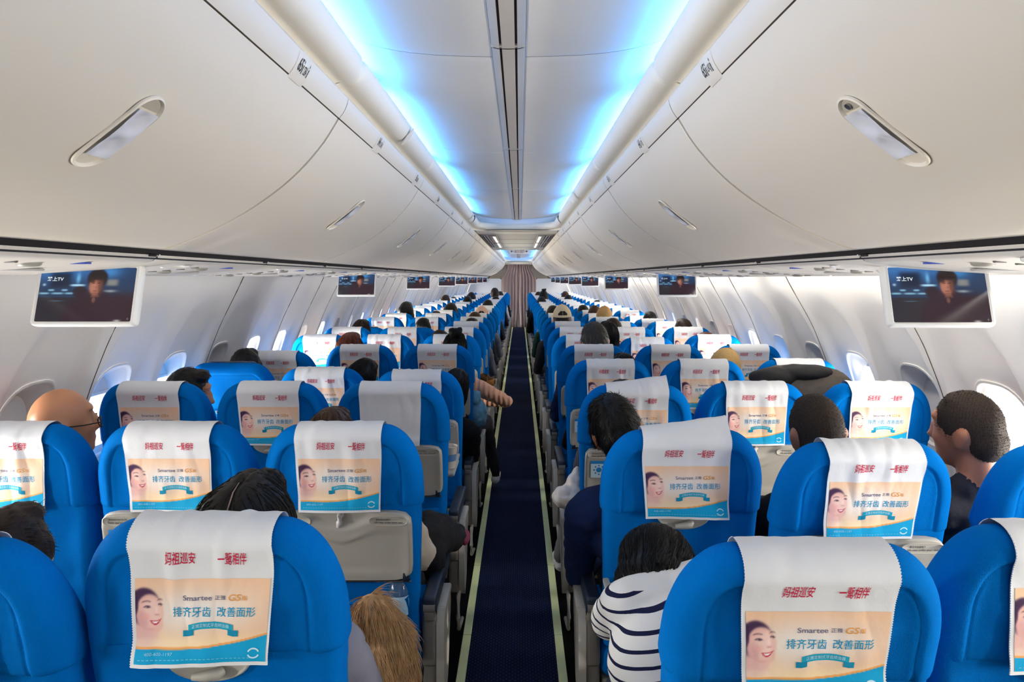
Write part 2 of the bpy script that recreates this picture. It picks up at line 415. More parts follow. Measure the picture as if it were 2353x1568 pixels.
# crown, end bulkheads ----------------------------------------------------
def build_shell():
    mb = MB()
    for s_ in (-1, 1):
        pts = [(1.45, .05), (1.44, .25), (1.32, .7), (.95, .97), (.5, 1.10), (0, 1.14)]
        mb.grid(lambda y, p: (s_*p[0], y, CZ+p[1]), [-2.4, YEND+.5], arc_path(pts, 14), flip=(s_ < 0))
    o = mb.obj('ceiling_crown', mat('insulation', (40, 38, 36), .9)); prop(o, 'dark fuselage crown above the bins', kind='structure')
    mb = MB(); mb.rbox((0, -2.42, 1.3), (3.2, .04, 2.9), 0); o = mb.obj('wall_rear', M['panel'], smooth=0); prop(o, 'rear bulkhead behind the viewpoint', kind='structure')
    mb = MB()
    mb.rbox((0, YEND+1.2, 1.3), (3.2, .04, 2.9), 0); o = mb.obj('wall_front', mat('vestibule', (26, 24, 26), .9), smooth=0); prop(o, 'dark vestibule wall behind the curtain', kind='structure')
    # bulkhead partitions either side of the curtain
    for s_, nm in ((-1, 'left'), (1, 'right')):
        mb = MB(); x0, x1 = .555, 1.60; zt = CZ-.005; r = .06
        V = [(x0+r-r*cos(t), zt-r+r*sin(t)) for t in linspace(0, pi/2, 7)]+[(1.475, zt), (1.53, CZ-.17), (1.64, CZ-.46), (1.69, CZ-.8), (1.57, 0.01), (x0, 0.01)]
        nV = len(V)
        mb.add([(s_*x, YEND-.25, z) for x, z in V]+[(s_*x, YEND-.21, z) for x, z in V], [tuple(range(nV)) if s_ < 0 else tuple(range(nV))[::-1], tuple(range(nV, 2*nV))]+[(i, (i+1) % nV, nV+(i+1) % nV, nV+i) for i in range(nV)])
        o = mb.obj('wall_bulkhead_'+nm, M['white'], smooth=30); prop(o, 'white bulkhead partition %s of the curtain' % nm, kind='structure')
        # sloping end cap below the last bin
        mb = MB(); P = BIN+[(1.44, .05), (1.4, .3), (1.0, .75), (.437, .9)]
        mb.add([(s_*x, YEND-.30, CZ+z) for x, z in P]+[(s_*x, YEND-.27, CZ+z) for x, z in P], [tuple(range(len(P)))[::s_], tuple(range(len(P), 2*len(P)))[::-s_]])
        P2 = [(.40, .46), (.437, .41), (.905, .07), (.95, .0), (.56, .0), (.47, .12), (.40, .36)]
        mb.add([(s_*x, YEND-.12, CZ+z) for x, z in P2]+[(s_*x, YEND-.09, CZ+z) for x, z in P2], [tuple(range(len(P2)))[::s_], tuple(range(len(P2), 2*len(P2)))[::-s_]])
        o = mb.obj('wall_bin_end_'+nm, mat('bin_end_plastic', (150, 140, 126), .5), smooth=0); prop(o, 'bin end panel beside the curtain, %s' % nm, kind='structure')
build_shell()

# curtain -----------------------------------------------------------------
def build_curtain():
    root = empty('curtain', (0, YEND, 0), 'mauve pleated curtain drawn across the far end of the aisle', 'curtain')
    cm = mat('mauve_curtain', (186, 164, 160), .9, [('noise', 60, .2, .004)], sheen=.1)
    for s_ in (-1, 1):
        mb = MB()
        def fn(u, v):
            z = 2.035*(1-v)+.0*v; zr = z-CZ
            half = interp(zr, [-1.6, -.02, .10, .30, .45], [.53, .57, .53, .40, .36])
            inner = .002+.035*sstep(.45, 1, v)
            x = inner+(half-inner)*u
            y = .035*sin(u*2*pi*5.5+s_*.8+.5*sin(v*3))*(.55+.45*v)+.012*sin(u*37+v*2)
            return (s_*x, y, z)
        us, vs = linspace(0, 1, 90), linspace(0, 1, 20)
        mb.grid(fn, us, vs, flip=(s_ < 0)); o = mb.obj('curtain_panel', cm, root, 60)
        md = o.modifiers.new('t', 'SOLIDIFY'); md.thickness = .004
    mb = MB(); mb.tube([(-.40, 0, 2.045), (.40, 0, 2.045)], .012, 10); mb.obj('curtain_rail', M['white'], root)
    mb = MB(); mb.rbox((0, -.02, 2.085), (.74, .06, .05), .01); mb.obj('pelmet', M['bin'], root)
build_curtain()

# overhead bins -----------------------------------------------------------
def latch_parts(root, s_, yc):
    # oval paddle recess lying on the door; local frame: along the profile (t) and along y
    p0, p1 = Vector((.531, .283)), Vector((.662, .178))
    c = (p0+p1)/2; t = (p0-p1).normalized(); n = Vector((-t.y, t.x));
    if n.y > 0: n = -n
    hl, hw = .082, .031
    def P(a, b, h):   # a along y, b along profile, h outward from the door (towards the cabin)
        xx, zz = c.x+t.x*b+n.x*h, c.y+t.y*b+n.y*h
        q = .0066*(1-(b/.0839)**2)+.0004   # the door is curved
        return (s_*(xx+n.x*q), yc+a, CZ+zz+n.y*q)
    def stad(k, d, n_=40):
        o = []
        for i in range(n_):
            th = 2*pi*i/n_; r = hw*k; L = hl-hw
            o.append((r*cos(th), (L if sin(th) >= 0 else -L)+r*sin(th), d))
        return o
    mb = MB(); N = 40
    rings = [stad(1.10, .0005), stad(1.09, .004), stad(1.0, .0055), stad(.93, .003), stad(.88, .0002)]
    V = []; fs = []
    for rg in rings: V += [P(*p) for p in rg]
    for i in range(len(rings)-1):
        for k in range(N): fs.append((i*N+k, i*N+(k+1) % N, (i+1)*N+(k+1) % N, (i+1)*N+k))
    fs.append(tuple((len(rings)-1)*N+k for k in range(N)))
    mb.add(V, fs); lt = mb.obj('latch', [M['bin']], root, 50)
    mb = MB()   # grey-white paddle with two finger dishes
    V = []; fs = []
    def dish(a, b):
        h = .0062
        for cb in (.030, -.026): h -= .0058*exp(-((a/.022)**2+((b-cb)/.022)**2)**2)
        return h
    us = linspace(-1, 1, 17); vs = linspace(-.052, .056, 27)
    def fp(u, b):
        half = hw*.86
        e = max(abs(b)-(hl-hw), 0); half = sqrt(max(half**2-e**2, 1e-6))
        a = u*half; return P(a, b, dish(a, b))
    mb.grid(fp, us, vs, flip=(s_ < 0)); mb.obj('latch_paddle', M['lens'], lt, 50)
    mb = MB(); mb.grid(lambda u, b: P(u*sqrt(max((hw*.86)**2-max(abs(b)-(hl-hw), 0)**2, 1e-6)), b, .0012), us, linspace(.058, .0775, 8), flip=(s_ < 0))
    mb.obj('latch_recess', M['lr'], lt, 50)
    if s_ > 0 and yc < 2:
        mb = MB(); q = P(0, .067, .003); mb.lathe([(0, .002), (.006, .002), (.006, 0), (.004, -.003)], 14, 0, Matrix.Translation(q) @ Vector((s_*n.x, 0, n.y)).to_track_quat('Z', 'Y').to_matrix().to_4x4()); mb.obj('latch_lock', M['chrome'], lt)
M['lr'] = mat('latch_recess_plastic', (172, 164, 146), .5)
def fascia_pt(s_, u, h=0):   # header strip above the door, u 0..1 bottom->top
    a, b = Vector((.4352, .4125)), Vector((.412, .462)); d = (b-a); n = Vector((-d.y, d.x)).normalized()
    if n.x > 0: n = -n
    bulge = .004*4*u*(1-u)
    p = a+d*u+n*(h+bulge); return (s_*p.x, CZ+p.y)
SEATL = {-1: 'CBA', 1: 'LKJ'}
def build_bins():
    for s_, side in ((-1, 'left'), (1, 'right')):
        k = 0; y0 = BIN_Y0-3*BIN_P; idx = 0
        while y0 < 20.6:
            y1 = min(y0+BIN_P, YEND-.35); g = .0035
            yc = 1.07+BIN_P*round((y0+BIN_P/2-1.07)/BIN_P)
            idx = round((y0-(BIN_Y0-BIN_P))/BIN_P)
            vis = idx >= 0
            ordn = ['nearest', 'second nearest', 'third nearest', 'fourth nearest', 'fifth nearest', 'sixth nearest', 'seventh nearest', 'eighth nearest', 'ninth nearest', 'tenth nearest', 'eleventh nearest', 'twelfth nearest', 'thirteenth nearest', 'fourteenth nearest', 'farthest'][max(0, min(idx, 14))] if vis else 'behind the viewpoint'
            lab = 'white curved overhead bin, %s one on the %s side of the cabin' % (ordn, side)
            if idx == 0: lab = 'white curved overhead bin above row sixty-five placard, nearest on the %s side' % side
            if not vis: lab = 'white overhead bin number %d behind the viewpoint, %s side' % (-idx, side)
            root = empty('overhead_bin', (0, 0, 0), lab, 'overhead bin', 'overhead bins on the %s side' % side)
            if not vis:
                root.name = 'trim_overhead'; root['kind'] = 'structure'; del root['category']; del root['group']
            prof = bin_prof(26); mb = MB()
            ys = [y0+g+.0008, y0+g+.006]+linspace(y0+.04, y1-.04, 12)+[y1-g-.006, y1-g]
            nx = [0]*26
            def door(y, i):
                p = prof[i]; a = prof[max(i-1, 0)]; b = prof[min(i+1, 25)]; t = Vector((b[0]-a[0], b[1]-a[1])).normalized(); n = Vector((t.y, -t.x))
                if n.y > 0: n = -n
                e = min(y-y0, y1-y)-g; d = .006*max(0, 1-e/.006)**2
                return (s_*(p[0]-n.x*d), y, CZ+p[1]-n.y*d)
            mb.grid(door, ys, list(range(26)), flip=(s_ > 0))
            mb.grid(lambda y, q: (s_*q[0], y, CZ+q[1]), [y0+.01, y1-.01], [(.905, .074), (.93, .11), (1.1, .3), (1.15, .5)], flip=(s_ > 0))
            for ye, fl in ((y0+g, False), (y1-g, True)):
                vs_ = [(s_*p[0], ye, CZ+p[1]) for p in prof]+[(s_*1.1, ye, CZ+.3), (s_*.9, ye, CZ+.5)]
                mb.add(vs_, [tuple(range(len(vs_)))[::(-1 if fl else 1)]])
            mb.obj('bin_door', M['bin'], root, 40)
            # header strip
            mb = MB()
            mb.grid(lambda y, u: (fascia_pt(s_, u)[0], y, fascia_pt(s_, u)[1]), [y0+.0015, y0+.02, (y0+y1)/2, y1-.02, y1-.0015], linspace(0, 1, 9), flip=(s_ > 0))
            mb.grid(lambda y, q: (s_*q[0], y, CZ+q[1]), [y0, y1], [(.412, .462), (.416, .470), (.436, .474)], flip=(s_ > 0))
            mb.obj('header_strip', M['bin'], root, 50)
            mb = MB(); mb.rbox((s_*.4395, (y0+y1)/2, CZ+.4135), (.004, y1-y0-.01, .003), 0); mb.obj('door_gasket', M['seam'], root)
            if vis or idx == -1:
                if 0 <= idx: latch_parts(root, s_, yc)
                # row placards every row
                for r in range(0, 27):
                    yp = 1.425+.787*r
                    if not (y0 <= yp < y1): continue
                    pm = MB(); hl_ = .042
                    pm.grid(lambda y, u: (fascia_pt(s_, u, .0028*sstep(0, .12, 1-abs(y-yp)/hl_*.9999))[0], y, fascia_pt(s_, u, .0028)[1]), linspace(yp-hl_, yp+hl_, 7), linspace(-.12, 1, 9), flip=(s_ > 0))
                    pl = pm.obj('row_placard', M['bin'], root, 50)
                    if r < 9:
                        tm = MB(); row = str(65-r) if r else '65'
                        fn = lambda x, v: (fascia_pt(s_, v, .0036)[0], (yp+x*hl_*.80) if s_ < 0 else (yp-x*hl_*.80), fascia_pt(s_, v, .0036)[1])
                        if s_ < 0: fn2 = lambda x, v: fn(x, v)
                        # text reads from the aisle: left side runs away from the viewer, right side towards
                        sg = 1
                        put_text(tm, row, -.95, .28, -.35, .80, fn, bold=.01)
                        put_text(tm, SEATL[s_], .02, .28, .62, .62, fn)
                        for xx in (-.2, .78):
                            V = [(xx-.055, .26), (xx+.055, .26), (xx+.055, .60), (xx-.055, .60)]; tm.add([fn(*p) for p in V], [(0, 1, 2, 3)])
                            tm.add([fn(xx+.04*cos(t), .72+.07*sin(t)) for t in linspace(0, 2*pi, 9)[:-1]], [tuple(range(8))])
                        tm.obj('row_marking', M['ink'], pl, 0)
            y0 += BIN_P
        # reveal behind the joints
    mb = MB()
    for s_ in (-1, 1):
        mb.grid(lambda y, p: (s_*(p[0]+.012), y, CZ+p[1]+.012), [-2.4, YEND-.34], bin_prof(12), flip=(s_ > 0))
    o = mb.obj('trim_bin_backing', mat('reveal_brown', (120, 104, 88), .8), smooth=60); prop(o, 'dark reveal behind the bin joints', kind='structure')
build_bins()
# ================================================================== service panels (reading lights, vents) under the bins
PSU = [(.921, .061), (.924, .052), (.933, .045), (.960, .039), (1.05, .029), (1.2, .018), (1.33, .011), (1.42, .010), (1.462, .016), (1.475, .04)]
ORD = ['nearest', 'second nearest', 'third nearest', 'fourth nearest', 'fifth nearest', 'sixth nearest', 'seventh nearest', 'eighth nearest', 'ninth nearest', 'tenth nearest', 'eleventh nearest', 'twelfth nearest', 'thirteenth nearest', 'fourteenth nearest', 'fifteenth nearest', 'sixteenth nearest', 'seventeenth nearest', 'eighteenth nearest', 'nineteenth nearest', 'twentieth nearest', 'twenty-first nearest', 'twenty-second nearest', 'twenty-third nearest', 'twenty-fourth nearest', 'twenty-fifth nearest', 'farthest']
M['psul'] = mat('reading_lamp_glass', (236, 234, 228), .2, coat=.5)
M['signblue'] = mat('sign_blue', (70, 90, 190), .3)
PP = .787
def build_psu():
    prof = arc_path(PSU, 22)
    def under(x): return smooth_interp(x, [p[0] for p in PSU[2:]], [p[1] for p in PSU[2:]])
    cache = {}
    for s_, side in ((-1, 'left'), (1, 'right')):
        for k in range(-3, 26):
            yc = 1.42+PP*k
            if yc+PP/2 > YEND-.3: continue
            lab = 'white service panel with reading lamps and vents above the %s row, %s side' % (ORD[min(k, 25)] if k >= 0 else 'unseen number %d' % -k, side)
            root = empty('service_panel', (0, yc, 0), lab, 'overhead panel', 'service panels on the %s side' % side)
            if k < 0:
                root.name = 'trim_service_panel'; root['kind'] = 'structure'; del root['category']; del root['group']
            if s_ not in cache:
                L = []
                mb = MB(); g = .0025
                ys = [-PP/2+g, -PP/2+g+.004, -.2, .2, PP/2-g-.004, PP/2-g]
                mb.grid(lambda y, p: (s_*p[0], y, CZ+p[1]+(.003 if abs(y) > PP/2-g-.001 else 0)), ys, prof, flip=(s_ > 0))
                L.append(('panel', mb.mesh('panel', M['psu'], 50)))
                for i, x in enumerate((1.00, 1.14, 1.28)):   # reading lamps
                    mb = MB(); z = CZ+under(x)
                    mb.lathe([(.044, .004), (.043, -.0015), (.040, -.003), (.036, -.002), (.030, .001), (0, .0015)], 24, 0, Matrix.Translation((s_*x, -.16+.0*i, z)))
                    L.append(('reading_lamp', mb.mesh('reading_lamp', M['psul'], 40)))
                for i, x in enumerate((1.02, 1.14, 1.26)):   # gasper vents
                    mb = MB(); z = CZ+under(x)
                    mb.lathe([(.024, .003), (.023, -.002), (.018, -.006), (.011, -.007), (.009, -.002), (0, -.002)], 18, 0, Matrix.Translation((s_*x, .05, z)))
                    L.append(('air_vent', mb.mesh('air_vent', M['grey'], 40)))
                mb = MB()
                for i in range(7): mb.rbox((s_*(1.0+.045*i), -.03, CZ+under(1.0+.045*i)), (.026, .010, .005), .002, 1)
                L.append(('speaker_grille', mb.mesh('speaker_grille', M['greyd'], 0)))
                mb = MB(); mb.lathe([(.022, .002), (.021, -.002), (0, -.0025)], 20, 0, Matrix.Translation((s_*.99, .17, CZ+under(.99))) @ Matrix.Diagonal((1.3, .55, 1, 1)))
                L.append(('call_button', mb.mesh('call_button', M['signblue'], 40)))
                mb = MB(); mb.rbox((s_*1.16, .20, CZ+under(1.16)), (.12, .035, .006), .004, 2)
                L.append(('seat_belt_sign', mb.mesh('seat_belt_sign', M['greyl'], 40)))
                mb = MB(); mb.rbox((s_*.9215, .36, CZ+.060), (.006, .035, .007), .002, 1)
                L.append(('hinge_clip', mb.mesh('hinge_clip', M['rubber'], 0)))
                cache[s_] = L
            for nm, me in cache[s_]: link(nm, me, root)
    mb = MB()  # black sheets put in so the open gap under the bins reads dark
    for s_ in (-1, 1):
        mb.grid(lambda y, p: (s_*p[0], y, CZ+p[1]), [-2.4, YEND-.28], [(.895, .082), (.905, .086), (.928, .084), (.928, .050)], flip=(s_ > 0))
        mb.grid(lambda y, p: (s_*p[0], y, CZ+p[1]), [-2.4, YEND-.28], [(.945, .075), (.96, .055), (1.2, .035), (1.44, .026)], flip=(s_ > 0))
    o = mb.obj('trim_bin_gap', M['rubber'], smooth=0); prop(o, 'black backing put in as the shade of the gap between bins and service panels', kind='structure')
build_psu()

# ================================================================== ceiling valances, domes
VAL = [(.428, .472), (.440, .479), (.447, .491), (.434, .498), (.412, .494), (.396, .496), (.382, .504), (.370, .520), (.364, .540), (.366, .554), (.376, .562), (.390, .560), (.400, .552), (.480, .552)]
def val_prof(n=26): return arc_path(VAL, n)
LIPX = .364
def sweep_valance(path, name, parent=None, endround=(True, True)):
    """path: list of (x, y, nx, ny): lip centre line and outward normal in plan"""
    mb = MB(); prof = val_prof()
    n = len(path)
    def fn(i, p):
        x, y, nx, ny = path[i]; d = p[0]-LIPX; z = p[1]
        return (x+nx*d, y+ny*d, CZ+z)
    mb.grid(fn, list(range(n)), prof); return mb
def build_valance():
    for s_, side in ((-1, 'left'), (1, 'right')):
        y0 = BIN_Y0-.02-3*1.4; n = 0
        for (a, b) in [(y0+1.4*i, y0+1.4*(i+1)) for i in range(0, 6)]:
            if b > 6.2: b = 6.1
            if a > 5.9: continue
            root_lab = 'rounded white cove valance along the %s ceiling edge, %s segment' % (side, ['rearmost', 'second rearmost', 'nearest visible', 'second visible', 'third visible', 'fourth visible'][n])
            ys = [a+.003, a+.006, a+.012, a+.02, a+.03, a+.05]+linspace(a+.12, b-.12, 6)+[b-.05, b-.03, b-.02, b-.012, b-.006, b-.003]
            mb = MB(); prof = val_prof()
            def fn(y, p):
                e = min(y-a, b-y); k = 1-.30*max(0, 1-e/.035)**2.2 if p[0] < .43 else 1
                return (s_*(.430+(p[0]-.430)*k), y, CZ+.512+(p[1]-.512)*(k if p[0] < .43 else 1))
            mb.grid(fn, ys, prof, flip=(s_ > 0))
            o = mb.obj('ceiling_valance', M['valance'], smooth=60)
            if n < 2: o.name = 'trim_valance'; prop(o, root_lab, kind='structure')
            else: prop(o, root_lab, 'valance', 'cove valances')
            n += 1
        mb = MB(); mb.grid(lambda y, p: (s_*(.430+(p[0]-.430)*.86 if p[0] < .43 else p[0]), y, CZ+.512+(p[1]-.512)*.86), [-2.2, 6.2], val_prof(), flip=(s_ > 0))
        o = mb.obj('trim_valance_backing_'+side, M['valance'], smooth=60); prop(o, 'recessed backing seen in the %s valance joints' % side, kind='structure')
        # small oval cover plates on the valance
    for s_, ys, nm in ((-1, [2.47, 5.75], 'left'), (1, [4.25], 'right')):
        for i, yy in enumerate(ys):
            mb = MB(); m = Matrix.Translation((s_*.3745, yy, CZ+.508)) @ Vector((-s_*.8, 0, -.6)).to_track_quat('Z', 'Y').to_matrix().to_4x4()
            mb.lathe([(0, .006), (.013, .006), (.016, .003), (.017, 0)], 20, 0, m @ Matrix.Diagonal((1, 2.3, 1, 1)))
            o = mb.obj('cover_plate', M['bin'], smooth=40); prop(o, 'small oval cover plate on the %s ceiling valance, %s one' % (nm, 'nearer' if i == 0 else 'farther'), 'cover plate')
    # far end: the valance turns the corner (one moulded U piece), then the second dome frame
    def U(ya, yb, r, first, name, lab, depth=1.0):
        path = []
        path.append((-LIPX, ya, -1, 0))
        for y in linspace(ya, yb-r, 4)[1:]: path.append((-LIPX, y, -1, 0))
        for t in linspace(0, pi/2, 12)[1:]: path.append((-LIPX+r-r*cos(t), yb-r+r*sin(t), -cos(t), sin(t)))
        for x in linspace(-LIPX+r, LIPX-r, 8)[1:]: path.append((x, yb, 0, 1))
        for t in linspace(pi/2, 0, 12)[1:]: path.append((LIPX-r+r*cos(t), yb-r+r*sin(t), cos(t), sin(t)))
        for y in linspace(yb-r, ya, 4)[1:]: path.append((LIPX, y, 1, 0))
        mb = sweep_valance(path, name); o = mb.obj(name, M['valance'], smooth=60); prop(o, lab, 'ceiling frame'); return o
    U(6.1, 6.95, .24, True, 'ceiling_end_frame', 'rounded cream frame closing the far end of the near blue ceiling dome')
    U(11.9, 20.2, .20, True, 'ceiling_end_frame', 'cream frame around the far blue ceiling dome beyond the exit sign')
    mb = MB()
    mb.grid(lambda x, p: (x, p[0], CZ+p[1]), linspace(-.42, .42, 11), arc_path([(6.95, .487), (7.15, .478), (7.35, .480), (7.55, .490)], 8), flip=True)
    mb.grid(lambda x, p: (x, p[0], CZ+p[1]), linspace(-.42, .42, 11), arc_path([(20.2, .487), (20.6, .46), (21.2, .455), (YEND+.5, .455)], 6), flip=True)
    o = mb.obj('ceiling_end_panels', M['valance'], smooth=60); prop(o, 'cream ceiling panels at the ends of the domes', kind='structure')
build_valance()
def czp(x):
    a = abs(x); return smooth_interp(a, [0, .05, .2, .3, .38, .44, .47, .49, .50, .50], [.600, .600, .605, .616, .634, .656, .668, .664, .64, .552])
def build_ceiling():
    n = 0
    for (ya, yb) in ((-2.2, 6.95), (11.9, 20.2)):
        y = 1.87-3*1.4 if ya < 0 else 11.9
        while y < yb-.05:
            y1 = min(y+1.4, yb)
            if y1 > ya:
                for s_, side in ((-1, 'left'), (1, 'right')):
                    n += 1; mb = MB(); a = max(y, ya)
                    xs = [.0445, .08, .14, .2, .26, .3, .34, .38, .41, .44, .46, .475, .487, .497, .50]
                    ys = [a+.002, a+.010]+linspace(a+.05, y1-.05, 5)+[y1-.010, y1-.002]
                    mb.grid(lambda yy, x: (s_*x, yy, CZ+czp(x)+.003*(1 if min(yy-a, y1-yy) < .004 else 0)), ys, xs, flip=(s_ > 0))
                    mb.grid(lambda yy, z: (s_*.50, yy, CZ+z), [a, y1], [.64, .55], flip=(s_ > 0))
                    o = mb.obj('ceiling_panel', M['ceil'], smooth=50)
                    prop(o, 'ceiling panel washed with blue light, %s of the rail, span %d' % (side, n), kind='structure')
            y = y1
        # dome end walls
        mb = MB()
        for ye in ([yb] if ya < 0 else [yb, ya]):
            mb.grid(lambda x, t: (x, ye+(.0 if ye == yb else .0), CZ+.55+(czp(x)-.55)*t), linspace(-.5, .5, 21), [0, .5, 1], flip=(ye != yb))
        o = mb.obj('ceiling_dome_end', M['ceil'], smooth=0); prop(o, 'end wall of the ceiling dome', kind='structure')
        # centre rail
        y = (1.87-3*1.4-.1) if ya < 0 else ya; first = True; i = 0
        while y < yb-.05:
            y1 = min(y+(1.4*2 if not (ya < 0) else 1.4*1.0)*1.0, yb)
            a = max(y, ya)
            root = empty('ceiling_rail', (0, 0, 0), 'grey ceiling rail with two dark slots, %s dome, %s length' % ('near' if ya < 0 else 'far', ORD[max(0, i-2 if ya < 0 else i)]), 'rail', 'ceiling rails')
            if ya < 0 and i < 2: root.name = 'trim_ceiling_rail'; root['kind'] = 'structure'; del root['category']; del root['group']; root['label'] = 'grey ceiling rail behind the viewpoint'
            mb = MB(); z0 = CZ+.590
            P = [(-.0445, .606), (-.043, .596), (-.030, .592), (-.0235, .591), (-.0225, .600), (-.0175, .600), (-.0165, .591), (0, .5905), (.0165, .591), (.0175, .600), (.0225, .600), (.0235, .591), (.030, .592), (.043, .596), (.0445, .606)]
            mb.grid(lambda yy, p: (p[0], yy, CZ+p[1]), [a+.003, y1-.003], P); mb.obj('rail_extrusion', M['rail'], root, 30)
            mb = MB()
            for s_ in (-1, 1): mb.rbox((s_*.02, (a+y1)/2, CZ+.5985), (.0052, y1-a-.05, .004), 0)
            mb.obj('slot', M['rubber'], root, 0)
            mb = MB(); mb.rbox((0, y1-.012, CZ+.597), (.088, .012, .010), .002, 1); mb.obj('joint_cover', M['rail'], root)
            y = y1; i += 1
    # flat ceiling between the domes
    mb = MB(); mb.rbox((0, 9.72, CZ+.50), (.88, 4.36, .02), .004)
    o = mb.obj('ceiling_flat', mat('flat_ceiling', (206, 200, 186), .5), smooth=30); prop(o, 'flat beige ceiling between the two blue domes', kind='structure')
    mb = MB()
    for x0 in (-.12, .12): pass
    for yy in (8.6, 9.7, 10.8): mb.rbox((0, yy, CZ+.4895), (.80, .006, .003), 0)
    o = mb.obj('trim_flat_joints', M['seam'], smooth=0); prop(o, 'thin joints of the flat ceiling', kind='structure')
    lampm = mat('fixture_tube', (240, 236, 226), .4, emit=((255, 244, 225), .9))
    for s_, side in ((-1, 'left'), (1, 'right')):
        for i, (a, b) in enumerate(((7.75, 9.1), (9.25, 10.6))):
            root = empty('ceiling_light', (s_*.275, (a+b)/2, CZ+.488), 'strip light in the flat ceiling, %s side, %s one' % (side, 'nearer' if i == 0 else 'farther'), 'ceiling light', 'strip lights in the flat ceiling')
            mb = MB(); mb.rbox((0, 0, -.006), (.085, b-a, .016), .005); mb.obj('housing', M['greyl'], root)
            mb = MB(); mb.rbox((-s_*.012, 0, -.014), (.030, b-a-.12, .010), .004); mb.obj('diffuser', lampm, root)
            root = empty('air_outlet', (s_*.372, (a+b)/2, CZ+.488), 'dark slotted air outlet beside the strip light, %s side, %s one' % (side, 'nearer' if i == 0 else 'farther'), 'air outlet', 'air outlets in the flat ceiling')
            mb = MB(); mb.rbox((0, 0, -.004), (.07, b-a, .010), .003); mb.obj('frame', M['greyl'], root)
            mb = MB(); mb.rbox((-.016, 0, -.0085), (.016, b-a-.06, .004), 0); mb.rbox((.016, 0, -.0085), (.016, b-a-.06, .004), 0); mb.obj('slot', M['rubber'], root, 0)
M['rail'] = mat('ceiling_rail_plastic', (196, 190, 184), .45)
build_ceiling()
# exit sign ------------------------------------------------------------------
def build_exit():
    Y = 12.1
    root = empty('exit_sign', (.02, Y, CZ+.59), 'white hanging exit sign with red lettering and arrows', 'sign')
    mb = MB(); mb.rbox((0, .03, -.035), (.37, .07, .075), .008); mb.obj('sign_housing', M['bin'], root)
    mb = MB(); mb.rbox((0, .02, -.115), (.34, .03, .085), .012, 3); mb.obj('sign_plate', M['white'], root)
    fn = lambda x, z: (x, .0042, -.115+z)
    red = mat('sign_red', (150, 50, 30), .6); mb = MB()
    put_text(mb, '出口', -.082, -.026, -.002, .024, fn, bold=.01); put_text(mb, 'EXIT', .018, -.026, .088, .026, fn, bold=.012); mb.obj('lettering', red, root, 0)
    mb = MB()
    for s_ in (-1, 1):
        mb.add([fn(s_*x, z) for x, z in ((.105, .004), (.128, .004), (.128, .02), (.15, 0), (.128, -.02), (.128, -.004), (.105, -.004))], [tuple(range(7))])
    mb.obj('arrow', M['ink'], root, 0)
    mb = MB(); mb.tube([(0, .02, -.158), (0, .02, -.20)], .010, 8); mb.obj('hanging_fitting', M['grey'], root)
build_exit()

# ================================================================== video monitors
def screen_picture(nx, ny):
    """dim film still: blurred blue office behind a young man in dark clothes"""
    out = []
    def g(x, y, cx, cy, sx, sy, p=2): return exp(-((abs(x-cx)/sx)**p+(abs(y-cy)/sy)**p))
    for j in range(ny):
        for i in range(nx):
            x, y = i/(nx-1), j/(ny-1)     # y up
            c = Vector((.012, .010, .014)) if y < .45 else Vector((.008, .02, .05))
            def over(col, a):
                nonlocal c; c = c*(1-a)+Vector(col)*a
            over((.03, .12, .32), .8*g(x, y, .2, .98, .55, .22)); over((.004, .008, .02), .95*g(x, y, .22, .77, .12, .16, 6))
            over((.10, .30, .5), .8*g(x, y, .40, .80, .02, .09)); over((.30, .52, .66), .8*g(x, y, .40, .67, .07, .018, 4))
            over((.05, .22, .5), .5*g(x, y, .72, .92, .1, .10)); over((.25, .24, .18), .5*g(x, y, .76, .72, .06, .06, 4)); over((.35, .42, .44), .6*g(x, y, .74, .56, .06, .02))
            for bx, by, w in ((.06, .52, .05), (.20, .52, .06), (.33, .52, .05), (.13, .58, .03), (.27, .58, .03)): over((.16, .34, .46), .75*g(x, y, bx, by, w, .016, 4))
            over((.25, .4, .5), .8*g(x, y, .05, .68, .015, .02)); over((.08, .18, .26), .5*g(x, y, .2, .38, .06, .006))
            def S(cx, cy, rx, ry, k=14): q = sqrt(((x-cx)/rx)**2+((y-cy)/ry)**2); return 1/(1+exp(max(-40, min(40, (q-1)*k))))
            body = (.016, .005, .010)
            over((.012, .005, .008), .95*S(.43, .545, .075, .105, 18))
            over(body, .98*max(S(.62, -.05, .36, .62, 22), S(.60, .40, .155, .20, 12), g(x, y, .8, .2, .3, .34, 8)))
            over((.10, .036, .026), .9*S(.595, .45, .040, .10, 12))                                     # neck
            over((.012, .007, .007), .98*S(.600, .800, .108, .185, 20))                                  # hair
            over((.20, .075, .048), .97*S(.588, .660, .066, .165, 16)); over((.30, .12, .078), .6*S(.565, .63, .032, .09, 5)); over((.05, .018, .014), .75*S(.645, .66, .028, .15, 7))
            over((.012, .007, .007), .97*S(.612, .840, .088, .080, 14)); over((.012, .007, .007), .9*S(.545, .80, .032, .085, 12))
            for ex in (.565, .618): over((.008, .004, .004), .85*g(x, y, ex, .712, .017, .012, 3)); over((.03, .012, .010), .8*g(x, y, ex, .745, .022, .008, 4))
            over((.09, .03, .02), .7*g(x, y, .592, .635, .012, .012)); over((.34, .14, .10), .45*g(x, y, .585, .67, .006, .05)); over((.10, .02, .022), .85*g(x, y, .586, .565, .022, .010, 3)); over((.06, .02, .016), .5*g(x, y, .588, .520, .03, .012))
            over(body, .97*S(.60, .39, .085, .065, 14)); over((.14, .06, .045), .6*S(.585, .40, .018, .05, 8))
            over((.32, .30, .30), .8*g(x, y, .855, .015, .03, .018)); over((.2, .2, .2), .6*g(x, y, .965, .05, .006, .015))
            out.append((max(c.x, 0), max(c.y, 0), max(c.z, 0)))
    return out
